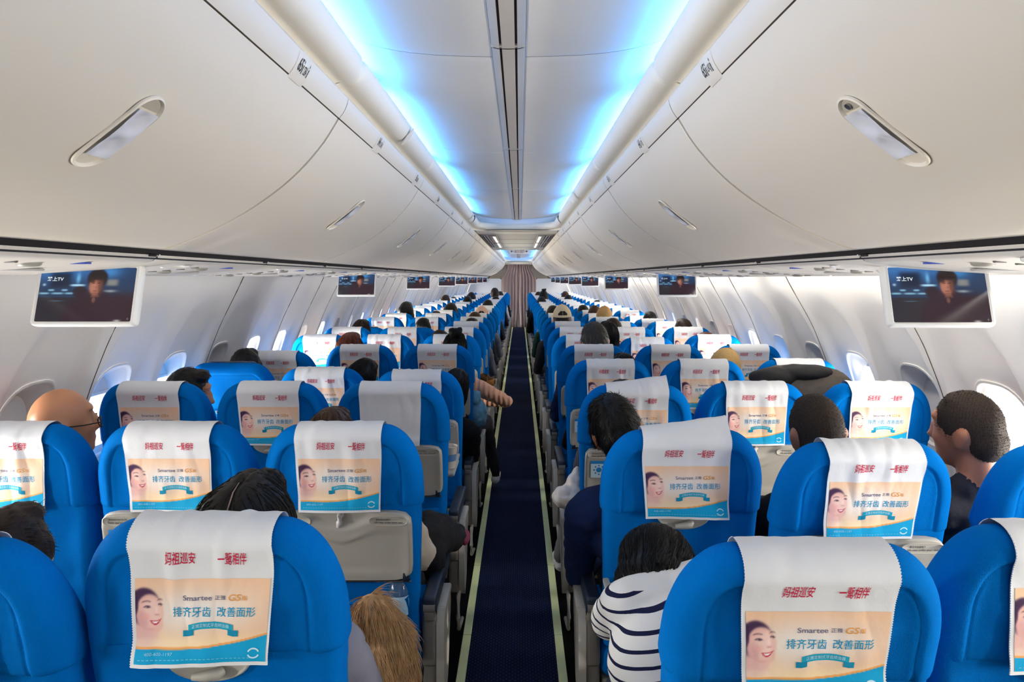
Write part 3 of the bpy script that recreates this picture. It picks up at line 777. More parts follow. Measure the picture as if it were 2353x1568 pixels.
def build_tvs():
    sm = mat('screen_picture', (5, 5, 6), .16, attr='emit', emit=((0, 0, 0), 1.0), spec=.28); sm.node_tree.nodes['Principled BSDF'].inputs['Emission Strength'].default_value = 1.7
    logo = mat('screen_logo', (200, 210, 215), .4, emit=((205, 215, 220), .7))
    Wd, Hd, T = .282, .172, .030
    NX, NY = 190, 112; pic = screen_picture(NX, NY)
    def meshes(sgn):
        hw, hh = Wd/2, Hd/2
        mb = MB()
        mb.rbox((0, T/2+.004, 0), (Wd, T, Hd), .010, 3); mb.rbox((-sgn*.006, T+.012, 0), (Wd-.03, .022, Hd-.02), .012, 3)
        # bezel lip
        bz = .010
        def ring(k, y):
            o = []; r = .010 if k < .006 else .004
            for cx, cz, t0 in ((1, 1, 0), (-1, 1, 90), (-1, -1, 180), (1, -1, 270)):
                for t in linspace(R(t0), R(t0+90), 12): o.append((cx*(hw-k-r)+r*cos(t), y, cz*(hh-k-r)+r*sin(t)))
            return o
        rs = [ring(.001, .006), ring(.003, 0), ring(.008, -.0005), ring(.0115, .003), ring(.013, .0032)]; V = sum(rs, []); n = 48
        mb.add(V, [(i*n+k, (i+1)*n+k, (i+1)*n+(k+1) % n, i*n+(k+1) % n) for i in range(4) for k in range(n)])
        hs = mb.mesh('monitor_housing', M['white'], 40)
        mb = MB(); sw, sh = hw-.011, hh-.011
        mb.grid(lambda x, z: (x, .0028, z), linspace(-sw, sw, NX), linspace(-sh, sh, NY)); sc = mb.mesh('screen', sm, 0, pic)
        mb = MB(); put_text(mb, '鹭上TV', -sw+.020, sh-.038, -sw+.064, sh-.026, lambda x, z: (x, .0018, z), bold=.02); lg = mb.mesh('screen_logo', logo, 0)
        mb = MB(); mb.rbox((0, T*.6, hh+.02), (Wd*.8, .022, .06), .008); hg = mb.mesh('hinge_mount', M['psu'], 30)
        return hs, sc, lg, hg
    ml = {-1: meshes(-1), 1: meshes(1)}
    pos = {-1: [(196, 1), (819, 1), (961.5, 1), (1027, 1), (1060, 1), (1083.5, 1), (1098, 1), (1109, 1)], 1: [(2160, 1), (1556, 1), (1417, 1), (1356, 1), (1322, 1), (1300, 1), (1287, 1), (1276, 1)]}
    for s_, side in ((-1, 'left'), (1, 'right')):
        for i, (x, _) in enumerate(pos[s_]):
            X = s_*1.15; Y = (X-CX)*F/(x-VX)
            extra = {(-1, 0): 'white-framed drop-down monitor with washed-out reflection on its screen, nearest on the left', (1, 0): 'white-framed drop-down monitor with a clear film scene, nearest on the right'}.get((s_, i)) or 'white-framed drop-down monitor, %s on the %s side' % (ORD[i], side)
            root = empty('video_monitor', (X, Y, CZ-.043), extra, 'monitor', 'drop-down monitors', rot=(R(-13), 0, 0))
            for nm, me in zip(('monitor_housing', 'screen', 'screen_logo', 'hinge_mount'), ml[s_]):
                link(nm, me, root)
build_tvs()
# ================================================================== seats
ZT = 1.160; TILT = R(9.5); ST, CT = sin(TILT), cos(TILT); HEM = .247
SXS = {-1: (.491, .980, 1.460), 1: (.498, .982, 1.480)}             # aisle, middle, window seat centres
ROW0, PITCH, NROW = 1.22, .787, 26
def half_w(s):
    w = .122+.110*sqrt(max(0, 1-max(0, 1-s/.17)**2))
    return w - .012*sstep(.22, .62, s)
def edge_dist(x, s):
    ax = max(0, abs(x)-.122)/.110; az = max(0, .17-s)/.17
    if s >= .17: return half_w(s)-abs(x)
    f = sqrt(ax*ax+az*az)
    if f < 1e-6: return .17
    k = (.17*az*az+.110*ax*ax)/(f*f); return max(0, (1-f))*k
def round_in(d, r):
    if d >= r: return 0
    return r*(1-sqrt(max(0, 1-(1-d/r)**2)))
def rear_y(x, s, wr=0.0, seed=0.0):
    d = edge_dist(x, s)
    y = s*ST + round_in(d, .05) + .006*exp(-((d-.054)/.0045)**2) + .0065*sstep(.050, .068, d)
    y -= .010*sstep(.06, .2, d)                                   # soft belly of the padding
    if wr:
        y += wr*(.009*nz(x*7+seed, s*5, seed)+.0045*abs(nz(x*14+s*16, s*9-x*10, seed+4)))*sstep(.01, .08, d)
        y += wr*.0016*max(0, nz(x*60, s*10, seed))*exp(-((d-.075)/.02)**2)
    return y
def front_y(x, s):
    d = edge_dist(x, s); th = .098+.03*sstep(.0, .35, s)
    return s*ST + th - round_in(d, .046) + .014*sstep(.14, .03, d)*sstep(.1, .3, s)
def loft_back(s_list, wfun, rear, front, hem=None):
    mb = MB(); dl = [0, .0015, .005, .010, .017, .025, .034, .042, .048, .0515, .054, .0565, .060, .066, .074, .085]
    rows = []
    for s in s_list:
        w = wfun(s); inner = w-.085
        xs = [-(w-d) for d in dl]+linspace(-inner, inner, 19)[1:-1]+[w-d for d in dl[::-1]]
        row = [(x, rear(x, s), ZT-s*CT) for x in xs]
        xf = [w*(1-2*t) for t in linspace(0, 1, 24)][1:-1]
        # cluster front towards the edges
        xf = [w*sin(pi/2*(1-2*t)) for t in linspace(0, 1, 24)][1:-1]
        row += [(x, front(x, s), ZT-s*CT) for x in xf]
        rows.append(row)
    n = len(rows[0]); b = []
    for r in rows: b += r
    fs = [(j*n+i, (j+1)*n+i, (j+1)*n+(i+1) % n, j*n+(i+1) % n) for j in range(len(rows)-1) for i in range(n)]
    fs.append(tuple(range(n))); fs.append(tuple((len(rows)-1)*n+i for i in range(n))[::-1])
    mb.add(b, fs); return mb
S_TOP = [0, .0008, .003, .007, .012, .019, .027, .035, .042, .047, .051, .054, .057, .061, .067, .075, .085, .1, .115, .13, .145, .16, .175, .19, .205, .22, .232, .240, .244, .2465, HEM]
def hem_round(s): return .010*max(0, 1-(HEM-s)/.012)**2
def mesh_headrest(wr, seed):
    return loft_back(S_TOP, half_w, lambda x, s: rear_y(x, s, wr, seed)+hem_round(s), lambda x, s: front_y(x, s)-hem_round(s)).mesh('headrest', M['blue'], 60)
def mesh_lower(full, seed):
    ss = linspace(HEM-.02, .70, 26)
    def rear(x, s):
        d = max(0, half_w(s)-.008-abs(x))
        y = s*ST+.008+round_in(d, .03)*1.0
        if full: y += .010*nz(x*6+seed, s*4, seed)+.003*nz(x*18, s*9, seed+2)+.004*exp(-((s-.47-.01*sin(x*9))/.006)**2)-.002*sstep(.47, .49, s)
        return y
    return loft_back(ss, lambda s: half_w(s)-.008, rear, lambda x, s: s*ST+.118-round_in(max(0, half_w(s)-.008-abs(x)), .03)).mesh('backrest', M['blue'], 60)

# headrest cloth ---------------------------------------------------------------
CW = .246
DRAPE = [(.112, ZT-.12), (.105, ZT-.05), (.094, ZT-.014), (.072, ZT+.004), (.050, ZT+.0065), (.028, ZT+.002), (.009, ZT-.012), (.0005, ZT-.032)]
_dr = DRAPE[:]
for s in (.05, .08, .12, .16, .20, .235, .252): _dr.append((rear_y(0, s)-.0055+.001-(.004 if s > .2 else 0), ZT-s*CT))
_DL = [0]
for a, b in zip(_dr, _dr[1:]): _DL.append(_DL[-1]+sqrt((a[0]-b[0])**2+(a[1]-b[1])**2))
DTOT = _DL[-1]
def cloth_pt(x, v, h=0.0, wr=0, seed=0, skew=0.0, lift=0.0, gap=0.003):
    """x across (-.123..), v metres up from the bottom hem; h: height above the cloth"""
    d = max(0, min(DTOT, DTOT-v))
    y = smooth_interp(d, _DL, [p[0] for p in _dr]); z = smooth_interp(d, _DL, [p[1] for p in _dr])
    rear = sstep(.20, .26, d)
    wrk = 0
    if wr:
        g = sstep(0, .12, v)*.6+.4
        wrk = wr*(.0055*nz(x*17+seed*3, v*5+seed, seed)+.0025*nz(x*40+seed, v*10, seed+5))*g
        wrk += wr*.004*sin(x*70+seed*9+v*14)*sstep(.30, .16, v)*sstep(.10, .20, v)*max(0, nz(x*7+seed, 3.3, seed)+.25)
        wrk = abs(wrk)*.7+wrk*.3
    flare = .010*sstep(.05, 0, v)*(.6+.5*sin(x*18+seed*5))*rear
    top = 1-rear
    y -= (wrk+flare+h+gap)*rear; z += (h+abs(wrk)*1.2+lift*sstep(.25, .32, v)*(x/CW+.5))*top
    y -= h*top*.3
    xx = x*(1-.05*sstep(.2, 0, v)*rear)+skew*(.13-v)*1.0*rear
    return (xx, y, z)
def ad_colors():
    pass
def lerp(a, b, t): return tuple(a[i]+(b[i]-a[i])*t for i in range(3))
def mesh_cover(kind, wr, seed, skew=0.0, lift=0.0, detail=2):
    """kind: 'ad' printed side out, 'plain' reversed, 'folded' only a strip on the top"""
    mb = MB(); col = []
    P = lambda x, v, h=0.0: cloth_pt(x, v, h, wr, seed, skew, lift)
    vmin = .300 if kind == 'folded' else 0.0
    nx, nv = 44, 56
    xs = linspace(-CW/2, CW/2, nx); vs = [vmin+(DTOT-vmin)*t for t in linspace(0, 1, nv)]
    mb.grid(lambda x, v: P(x, v), xs, vs)
    col += [lin((228, 230, 233))]*(nx*nv)
    # back face of the cloth edge (thickness) along the sides and pinked teeth
    te = .0045
    def teeth(pts, out):
        for i in range(len(pts)-1):
            a, b = pts[i], pts[i+1]; m = ((a[0]+b[0])/2+out[0], (a[1]+b[1])/2+out[1])
            mb.add([P(*a), P(*b), P(*m)], [(0, 1, 2)]); col.extend([lin((232, 234, 236))]*3)
    nt = int(DTOT/te)
    teeth([(-CW/2, max(vmin, DTOT*i/nt)) for i in range(nt+1)], (-.0018, 0)); teeth([(CW/2, max(vmin, DTOT*i/nt)) for i in range(nt+1)], (.0018, 0))
    nb = int(CW/te)
    teeth([(-CW/2+CW*i/nb, vmin) for i in range(nb+1)], (0, -.002))
    # sides folded slightly in so that the cloth has an edge of its own
    for sx in (-1, 1):
        V = [P(sx*CW/2, v) for v in vs]; V2 = [(p[0], p[1]+.0035, p[2]-.001) for p in V]
        mb.add(V+V2, [(i, i+1, nv+i+1, nv+i) for i in range(nv-1)]); col.extend([lin((215, 217, 220))]*(2*nv))
    if kind == 'ad':
        x0, x1, v0, v1 = -.1165, .1195, .0075, .158
        U = lambda u: x0+(x1-x0)*u
        V_ = lambda t: v0+(v1-v0)*t
        # gradient panel with the smiling woman as a colour grid
        NX, NY = (110, 84) if detail > 1 else (40, 30)
        skin, hair = (238, 190, 176), (64, 40, 74)
        def band(u): return .155+.052*(u-.32)**2*4.4*(1.6 if u > .32 else .5)+(.02 if u > .9 else 0)*0
        def colour(u, t):
            base = lerp((243, 198, 160), (238, 232, 228), exp(-(((u-.5)/.42)**2+((t-.62)/.26)**2)))
            base = lerp(base, (250, 226, 176), .7*sstep(.42, .18, t))
            base = lerp(base, (244, 240, 236), .4*exp(-(((u-.30)/.18)**2+((t-.55)/.3)**2)))
            c = base
            def g(cx, cy, sx, sy, p=2, rot=0):
                dx, dy = u-cx, t-cy
                if rot: dx, dy = dx*cos(rot)+dy*sin(rot)*.64, -dx*sin(rot)/.64+dy*cos(rot)
                return exp(-(abs(dx/sx)**p+abs(dy/sy)**p))
            def soft(cx, cy, sx, sy, k=6):
                q = ((u-cx)/sx)**2+((t-cy)/sy)**2; return 1/(1+exp(max(-40, min(40, (q-1)*k))))
            # neck, shoulder
            c = lerp(c, (226, 178, 180), .75*soft(.02, .32, .14, .17, 5)); c = lerp(c, (240, 214, 190), .5*soft(.08, .20, .16, .08, 4))
            # hair drawn back, then the face in three-quarter view
            c = lerp(c, hair, .96*soft(.066, .650, .122, .238, 18)*sstep(.40, .55, t))
            f = soft(.108, .590, .104, .222, 16); c = lerp(c, skin, .98*f); c = lerp(c, skin, .95*soft(.135, .455, .072, .115, 9))
            c = lerp(c, (248, 218, 208), .6*soft(.125, .60, .07, .15, 4)*f)
            c = lerp(c, hair, .9*soft(-.010, .70, .034, .15, 8))
            c = lerp(c, (214, 158, 162), .55*soft(.045, .50, .045, .12, 4)*f); c = lerp(c, (214, 156, 160), .5*soft(.085, .370, .085, .030, 3)*f); c = lerp(c, (244, 168, 160), .5*soft(.085, .545, .030, .040, 3)); 
            for (ex, ey, w) in ((.090, .660, .026), (.186, .690, .016)):
                yy = ey+.010*(1-((u-ex)/w)**2); c = lerp(c, (60, 36, 60), .9*exp(-((t-yy)/.008)**2)*sstep(1.25, .8, abs(u-ex)/w)); c = lerp(c, (46, 30, 50), .85*g(ex+.004, ey, w*.34, .013, 3)); c = lerp(c, (120, 84, 96), .4*g(ex, ey-.008, w, .006, 2))
            for (ex, ey, w) in ((.082, .718, .034), (.184, .742, .018)): c = lerp(c, (92, 60, 74), .75*exp(-((t-(ey+.012*(1-((u-ex)/w)**2)+.12*(u-ex)))/.008)**2)*sstep(1.2, .8, abs(u-ex)/w))
            c = lerp(c, (208, 132, 128), .55*g(.160, .572, .018, .012)); c = lerp(c, (186, 110, 108), .6*g(.158, .565, .006, .006)+.6*g(.174, .570, .005, .006)); c = lerp(c, (252, 232, 224), .5*g(.160, .63, .008, .05))
            mx_, my_ = (u-.150)/.043, t-(.488+.22*(u-.150))
            up = .004+.016*mx_*mx_; lo = -.046+.062*mx_*mx_
            if abs(mx_) < 1.15:
                c = lerp(c, (196, 46, 72), .95*sstep(lo-.006, lo+.006, my_)*sstep(up+.010, up, my_)*sstep(1.1, .95, abs(mx_)))
                c = lerp(c, (252, 250, 250), .97*sstep(lo+.016, lo+.024, my_)*sstep(up-.004, up-.011, my_)*sstep(.92, .75, abs(mx_)))
            # blue band and orange line
            b = band(u)
            c = lerp(c, (240, 166, 92), sstep(b+.030, b+.022, t))
            c = lerp(c, (16, 160, 210), sstep(b+.004, b-.004, t))
            if detail < 2: pass
            return lin(tuple(max(0, min(255, q)) for q in c))
        us, ts = linspace(0, 1, NX), linspace(0, 1, NY)
        mb.grid(lambda u, t: P(U(u), V_(t), .0006), us, ts, 1); col += [colour(u, t) for t in ts for u in us]
        fn = lambda u, t: P(U(u), V_(t), .0012)
        if detail >= 1:
            cy = lin((14, 150, 196)); gr = lin((112, 112, 140)); og = lin((226, 160, 84)); red = lin((196, 24, 62)); wt = lin((190, 226, 238))
            put_text(mb, '排齐牙齿', .285, .545, .570, .668, fn, 1, .006, cols=col, col=cy); put_text(mb, '改善面形', .615, .545, .905, .664, fn, 1, .006, cols=col, col=cy)
            put_text(mb, 'Smartee', .360, .742, .575, .805, fn, 1, .008, cols=col, col=gr); put_text(mb, '正雅', .595, .745, .675, .800, fn, 1, .006, cols=col, col=gr)
            put_text(mb, 'GS', .695, .735, .790, .812, fn, 1, .015, .15, cols=col, col=og); put_text(mb, '版', .795, .740, .838, .796, fn, 1, .012, cols=col, col=og)
            # ribbon
            def rib(u): return .395+.050*(1-((u-.57)/.19)**2)
            for (ua, ub, dy, hh) in ((.36, .44, -.085, .075), (.70, .78, -.085, .075), (.40, .74, 0, .085)):
                uu = linspace(ua, ub, 13); V = []
                for q in uu:
                    yy = rib(max(.40, min(.74, q)))+dy+(.02 if dy else 0); V += [fn(q, yy-hh/2), fn(q, yy+hh/2)]
                if dy:
                    e = 0 if ua < .5 else len(uu)-1
                    qx = uu[e]+(.014 if ua < .5 else -.014)
                b0 = len(mb.v); mb.add(V, [(2*i, 2*i+2, 2*i+3, 2*i+1) for i in range(12)], 1); col.extend([lin((30, 166, 196)) if not dy else lin((24, 140, 176))]*len(V))
            put_text(mb, '正雅定制式牙齿矫治器', .43, .405, .71, .452, lambda u, t: P(U(u), V_(t)+.0 + .006*(1-((u-.57)/.19)**2)-.003, .0018), 1, 0, cols=col, col=wt)
            put_text(mb, '400-600-1197', .075, .095, .29, .128, fn, 1, cols=col, col=lin((150, 214, 236)))
            for ii in range(26):
                a = .03+.86*ii/26; V = [fn(a, .045), fn(a+.022, .045), fn(a+.022, .053), fn(a, .053)]; mb.add(V, [(0, 1, 2, 3)], 1); col.extend([lin((110, 200, 228))]*4)
            for k in range(26):                      # dotted dental arch ring
                t = 2*pi*k/26
                if abs(cos(t)) > .93: continue
                cx, cyy = .905+.042*cos(t), .105+.055*sin(t); r = .0075
                mb.add([fn(cx+r*cos(q)*.9, cyy+r*1.55*sin(q)) for q in linspace(0, 2*pi, 7)[:-1]], [tuple(range(6))], 1); col.extend([lin((196, 232, 244))]*6)
            red_t = lambda u, t: P(x0+(x1-x0)*u, v1+.018+.05*t, .0012)
            put_text(mb, '妈祖巡安', .235, .20, .455, .66, red_t, 1, .010, .22, cols=col, col=red)
            put_text(mb, '一鹭相伴', .62, .16, .825, .64, red_t, 1, .010, .22, cols=col, col=red)
    elif kind == 'plain':
        fn = lambda u, t: P(-CW/2+CW*u, .0+.24*t, .0008); c = lin((200, 206, 214))
        for (t, a, b) in ((.30, .22, .46), (.30, .54, .72), (.14, .30, .64), (.10, .22, .74)):
            for ii in range(14):
                q = a+(b-a)*ii/14; mb.add([fn(q, t), fn(q+(b-a)/20, t), fn(q+(b-a)/20, t+.010), fn(q, t+.010)], [(0, 1, 2, 3)], 1); col.extend([c]*4)
    me = mb.mesh('headrest_cover', [M['print'], M['print']], 180, col)
    return me

# tray table, latch, pocket, arms, base ------------------------------------------
def ty(s): return s*ST-.004
def mesh_tray():
    L = []; s0, s1, W_ = HEM+.006, HEM+.222, .205
    def Q(x, s, h): return (x, ty(s)-h, ZT-s*CT)
    mb = MB(); th = [2*pi*k/64 for k in range(64)]; sc, hs = (s0+s1)/2, (s1-s0)/2
    def face(x, s):
        h = .016
        # scooped dish under the latch with a soft rim, and an S shaped swage line
        q = sqrt((x/.105)**2+((s-s0)/.052)**2); h -= .011*sstep(1.0, .72, q)
        sw = s0+.075+.020*cos(pi*max(-1, min(1, x/.13))) if abs(x) < .13 else s0+.055
        h -= .0035*sstep(-.006, .006, s-sw)*sstep(0, .02, W_-.01-abs(x)); h += .002*exp(-((s-sw+.006)/.005)**2)
        h += .004*sstep(s1-.045, s1-.02, s)
        return h
    def ring(k, hfun):
        o = []
        for t in th:
            x, ds = sup(t, W_*k if k > .9 else W_*k, hs*k, 9); o.append(Q(x, sc-ds, hfun(x, sc-ds)))
        return o
    rs = [[Q(p[0], sc-p[1], -.010) for p in [sup(t, W_, hs, 9) for t in th]], ring(1.0, lambda x, s: .010)]
    rs += [ring(k, lambda x, s, k=k: face(x, s)-(.004 if k > .985 else 0)) for k in (.992, .975, .95, .9, .85, .78, .7, .62, .54, .46, .38, .3, .22, .14, .07, .01)]
    V = sum(rs, []); n = 64
    fs = [(i*n+k, (i+1)*n+k, (i+1)*n+(k+1) % n, i*n+(k+1) % n) for i in range(len(rs)-1) for k in range(n)]
    fs.append(tuple((len(rs)-1)*n+k for k in range(n))); fs.append(tuple(range(n))[::-1])
    mb.add(V, fs); L.append(('tray_table', mb.mesh('tray_table', M['grey'], 50), []))
    sub = L[0][2]
    for sx, t1, t2 in ((-1, '请在就座时系好安全带', 'Fasten seat belt while seated'), (1, '救生衣在座椅下', 'Life vest under your seat')):
        mb = MB(); cx, cs = sx*.140, s0+.026
        rs = []
        for k, h in ((1.0, .0155), (.99, .0178), (.95, .0185), (.90, .0172), (.86, .0166), (.01, .0168)):
            rs.append([Q(cx+.056*k*cos(t)*0+sup(t, .056*(1-(1-k)*.35) if k > .1 else .0005, .0150*k, 3.5)[0], cs-sup(t, .056, .0150*k, 3.5)[1], h) for t in th])
        V = sum(rs, []); mb.add(V, [(i*n+k, (i+1)*n+k, (i+1)*n+(k+1) % n, i*n+(k+1) % n) for i in range(len(rs)-1) for k in range(n)])
        sub.append(('placard', mb.mesh('placard', M['grey'], 40)))
        mb = MB(); fn = lambda u, v: Q(cx-.046+.092*u, cs+.011-.022*v, .0180)
        put_text(mb, t1, .08 if sx < 0 else .12, .56, .66 if sx < 0 else .58, .88, fn, bold=.005); put_text(mb, t2, .06, .12, .96, .46, fn, bold=.012)
        sub.append(('placard_text', mb.mesh('placard_text', M['ink'], 0)))
    for sx in (-1, 1):
        mb = MB(); mb.rbox((sx*.186, ty(s1)-.010, ZT-(s1-.014)*CT), (.018, .022, .026), .003, 2); sub.append(('hinge', mb.mesh('hinge', M['navy'], 30)))
    mb = MB(); mb.rbox((0, ty(s1)-.006, ZT-(s1+.003)*CT), (.40, .016, .004), .001, 1); sub.append(('edge_trim', mb.mesh('edge_trim', M['chrome'], 30)))
    return L
def mesh_latch(full):
    L = []; s0 = HEM+.006
    mb = MB(); n = 40; h0 = .010 if full else .006
    def Q(x, s, h): return (x, s*ST+.006-h, ZT-s*CT)
    def rg(k, h): return [Q(.074*k*cos(t), s0+(.040*k)*max(0, -sin(t))+(0 if sin(t) < 0 else -.002), h) for t in [pi+2*pi*i/n for i in range(n)]]
    rs = [rg(1, 0), rg(.99, h0), rg(.95, h0+.002), rg(.88, h0-.002), rg(.4, h0-.004), rg(.01, h0-.004)]; V = sum(rs, [])
    mb.add(V, [(i*n+k, (i+1)*n+k, (i+1)*n+(k+1) % n, i*n+(k+1) % n) for i in range(5) for k in range(n)])
    a = mb.mesh('tray_latch', M['grey'], 60)
    mb = MB()
    pts = [Q(.0, s0+.008, .008), Q(.001, s0+.014, .020), Q(-.002, s0+.030, .024), Q(-.006, s0+.046, .022)] if not full else [Q(.022, s0+.018, .008), Q(.018, s0+.020, .016), Q(0, s0+.022, .020), Q(-.024, s0+.024, .020)]
    mb.tube(pts, [.010, .011, .0095, .006], 10); b = mb.mesh('latch_knob', M['greyl'] if not full else M['grey'], 60)
    return a, b
def mesh_pocket():
    mb = MB(); s0, s1 = HEM+.235, .72
    def fn(x, s):
        bulge = .030*sstep(s1, s0+.05, s)*(1-(x/.19)**2)
        return (x, s*ST+.004-.012-bulge+.006*nz(x*9, s*9, 2)+.0, ZT-s*CT)
    mb.grid(fn, linspace(-.19, .19, 22), linspace(s1, s0+.05, 16))
    V = [fn(x, s0+.05) for x in linspace(-.19, .19, 22)]
    mb.grid(lambda x, q: (fn(x, s0+.05)[0], fn(x, s0+.05)[1]+q, fn(x, s0+.05)[2]+.003*(1 if q > 0 else 0)), linspace(-.19, .19, 22), [0, .01, .02])
    me = mb.mesh('seat_pocket', M['blue'], 60); return me
def mesh_cushion():
    mb = MB(); mb.rbox((0, .37, .405), (.44, .46, .11), .04, 5)
    mb2 = MB(); mb2.rbox((0, .36, .335), (.43, .42, .035), .01, 2)
    return mb.mesh('seat_cushion', M['blue'], 60), mb2.mesh('seat_pan', M['greyd'], 40)
def mesh_arm(w=1.0):
    # aisle armrest: navy padded bar, grey pivot housing with side shroud
    mb = MB(); m = Matrix.Translation((0, .27, .578)) @ Matrix.Rotation(R(-2), 4, 'X'); mb.rbox((0, 0, 0), (.046*w, .40, .05), .010, 4, M=m); pad = mb.mesh('arm_pad', M['navy'], 60)
    mb = MB(); mb.tube([(-.018*w, .085, .575), (.018*w, .085, .575)], .020, 14); mb.rbox((0, .085, .552), (.036*w, .036, .03), .006, 2); mb.rbox((0, .12, .47), (.046*w, .085, .16), .014, 4); mb.rbox((0, .125, .355), (.044*w, .08, .20), .012, 3)
    hs = mb.mesh('arm_housing', M['greyd'], 50)
    return pad, hs
def mesh_shroud():
    mb = MB()
    P2 = [(.13, .560), (.30, .555), (.31, .50), (.22, .30), (.14, .24), (.10, .30), (.10, .52)]; n = len(P2)
    mb.add([(-.012, y, z) for y, z in P2]+[(.012, y, z) for y, z in P2], [tuple(range(n)), tuple(range(n, 2*n))[::-1]]+[(i, n+i, n+(i+1) % n, (i+1) % n) for i in range(n)])
    mb.rbox((0, .22, .552), (.030, .17, .022), .006, 2)
    return mb.mesh('side_shroud', M['grey'], 40)
def mesh_leg():
    mb = MB(); mb.tube([(0, .22, .32), (0, .18, .02)], .018, 8); mb.tube([(0, .50, .32), (0, .56, .02)], .018, 8); mb.rbox((0, .37, .012), (.05, .46, .024), .006, 2)
    return mb.mesh('leg', M['greyl'], 50)
def mesh_bar():
    mb = MB(); mb.tube([(0, .30, .32), (0, .12, .30), (0, .02, .24), (0, .0, .16), (0, .03, .10), (0, .20, .06)], .009, 8); return mb.mesh('baggage_bar', M['grey'], 50)
def mesh_sticker():
    s = HEM+.068
    def Q(x, s_, h=.0162): return (x, ty(s_)-h, ZT-s_*CT)
    mb = MB(); c = (-.150, s+.03)
    P2 = [Q(c[0]+a*.033, c[1]-b*.034, .0170) for a, b in ((-1, -1), (1, -1), (1, 1), (-1, 1))]; mb.add(P2, [(0, 1, 2, 3)], 0)
    mb.add([Q(c[0]+a*.033, c[1]-b*.034, .0174) for a, b in ((-1, .78), (1, .78), (1, 1.15), (-1, 1.15))], [(0, 1, 2, 3)], 1)
    mb.add([Q(c[0]+.011*cos(t), c[1]-.011*sin(t), .0175) for t in linspace(0, 2*pi, 17)[:-1]], [tuple(range(16))], 1)
    for k in range(8):
        t = 2*pi*k/8; mb.add([Q(c[0]+.019*cos(t)+.003*a, c[1]-.019*sin(t)+.003*b, .0175) for a, b in ((-1, -1), (1, -1), (1, 1), (-1, 1))], [(0, 1, 2, 3)], 1)
    return mb.mesh('sticker', [mat('sticker_pale_blue', (196, 224, 238), .4), mat('sticker_blue', (30, 130, 200), .4)], 0)
HEADREST = [mesh_headrest(1.0, .3), mesh_headrest(1.4, 2.1), mesh_headrest(.7, 5.2)]
LOWER = {0: mesh_lower(False, .2), 1: mesh_lower(True, 1.7)}
TRAY = mesh_tray(); LATCH = {0: mesh_latch(False), 1: mesh_latch(True)}
POCKET = mesh_pocket(); CUSH, PAN = mesh_cushion(); PAD, HOUS = mesh_arm(); PADN, HOUSN = mesh_arm(.62); SHROUD = mesh_shroud(); LEG = mesh_leg(); BAR = mesh_bar(); STICK = mesh_sticker()
COVERS = {'ad0': mesh_cover('ad', 1.0, .4), 'ad1': mesh_cover('ad', 1.5, 3.1, -.06), 'ad2': mesh_cover('ad', .7, 6.2, .03), 'lift': mesh_cover('ad', 1.3, 1.2, .05, .034),
          'plain': mesh_cover('plain', .6, 2.2), 'folded': mesh_cover('folded', .5, 4.0)}
ORDR = ['nearest', 'second', 'third', 'fourth', 'fifth', 'sixth', 'seventh', 'eighth', 'ninth', 'tenth', 'eleventh', 'twelfth', 'thirteenth', 'fourteenth', 'fifteenth', 'sixteenth', 'seventeenth', 'eighteenth', 'nineteenth', 'twentieth', 'twenty-first', 'twenty-second', 'twenty-third', 'twenty-fourth', 'twenty-fifth', 'farthest']
# seats with an all-blue back (no grey tray), by (side, column, row)
FULL = {(-1, 0, 0), (-1, 1, 0), (-1, 2, 0), (1, 0, 0), (1, 1, 0), (1, 0, 1), (-1, 2, 1), (-1, 1, 2), (-1, 2, 3), (1, 2, 1), (-1, 1, 3), (-1, 2, 4), (1, 0, 6), (1, 1, 3)}
KIND = {(-1, 0, 2): 'plain', (-1, 2, 3): 'folded', (1, 0, 1): 'lift', (1, 0, 0): 'ad2', (-1, 0, 0): 'ad1', (-1, 0, 1): 'ad0', (-1, 1, 1): 'ad2', (1, 1, 1): 'ad1', (1, 1, 2): 'ad0', (1, 2, 2): 'ad1', (-1, 2, 7): 'folded', (-1, 1, 7): 'folded', (1, 0, 2): 'lift'}
# small height differences, recline of the top edge (m towards the camera) and seat shifts
DZ = {(-1, 0, 3): -.03, (-1, 1, 3): -.02, (1, 2, 9): -.03, (1, 2, 8): -.02, (-1, 0, 10): -.02, (1, 1, 5): -.02, (-1, 2, 7): -.02, (-1, 1, 7): -.02}
REC = {(1, 0, 0): .09, (-1, 1, 0): .075, (1, 1, 0): .03, (1, 1, 1): .05, (1, 2, 1): .05, (1, 0, 1): .05, (-1, 0, 3): .10, (-1, 1, 3): .08, (-1, 2, 7): .14, (-1, 1, 7): .14, (-1, 2, 4): .14, (-1, 2, 3): .06, (1, 0, 2): .03}
SHIFT = {(-1, 0, 0): (-.03, 0), (1, 0, 0): (.012, 0), (1, 1, 1): (-.035, -.15), (1, 2, 1): (.01, -.18), (-1, 2, 0): (0, 0)}
SEAT = {}
def row_y(n): return ROW0+PITCH*n
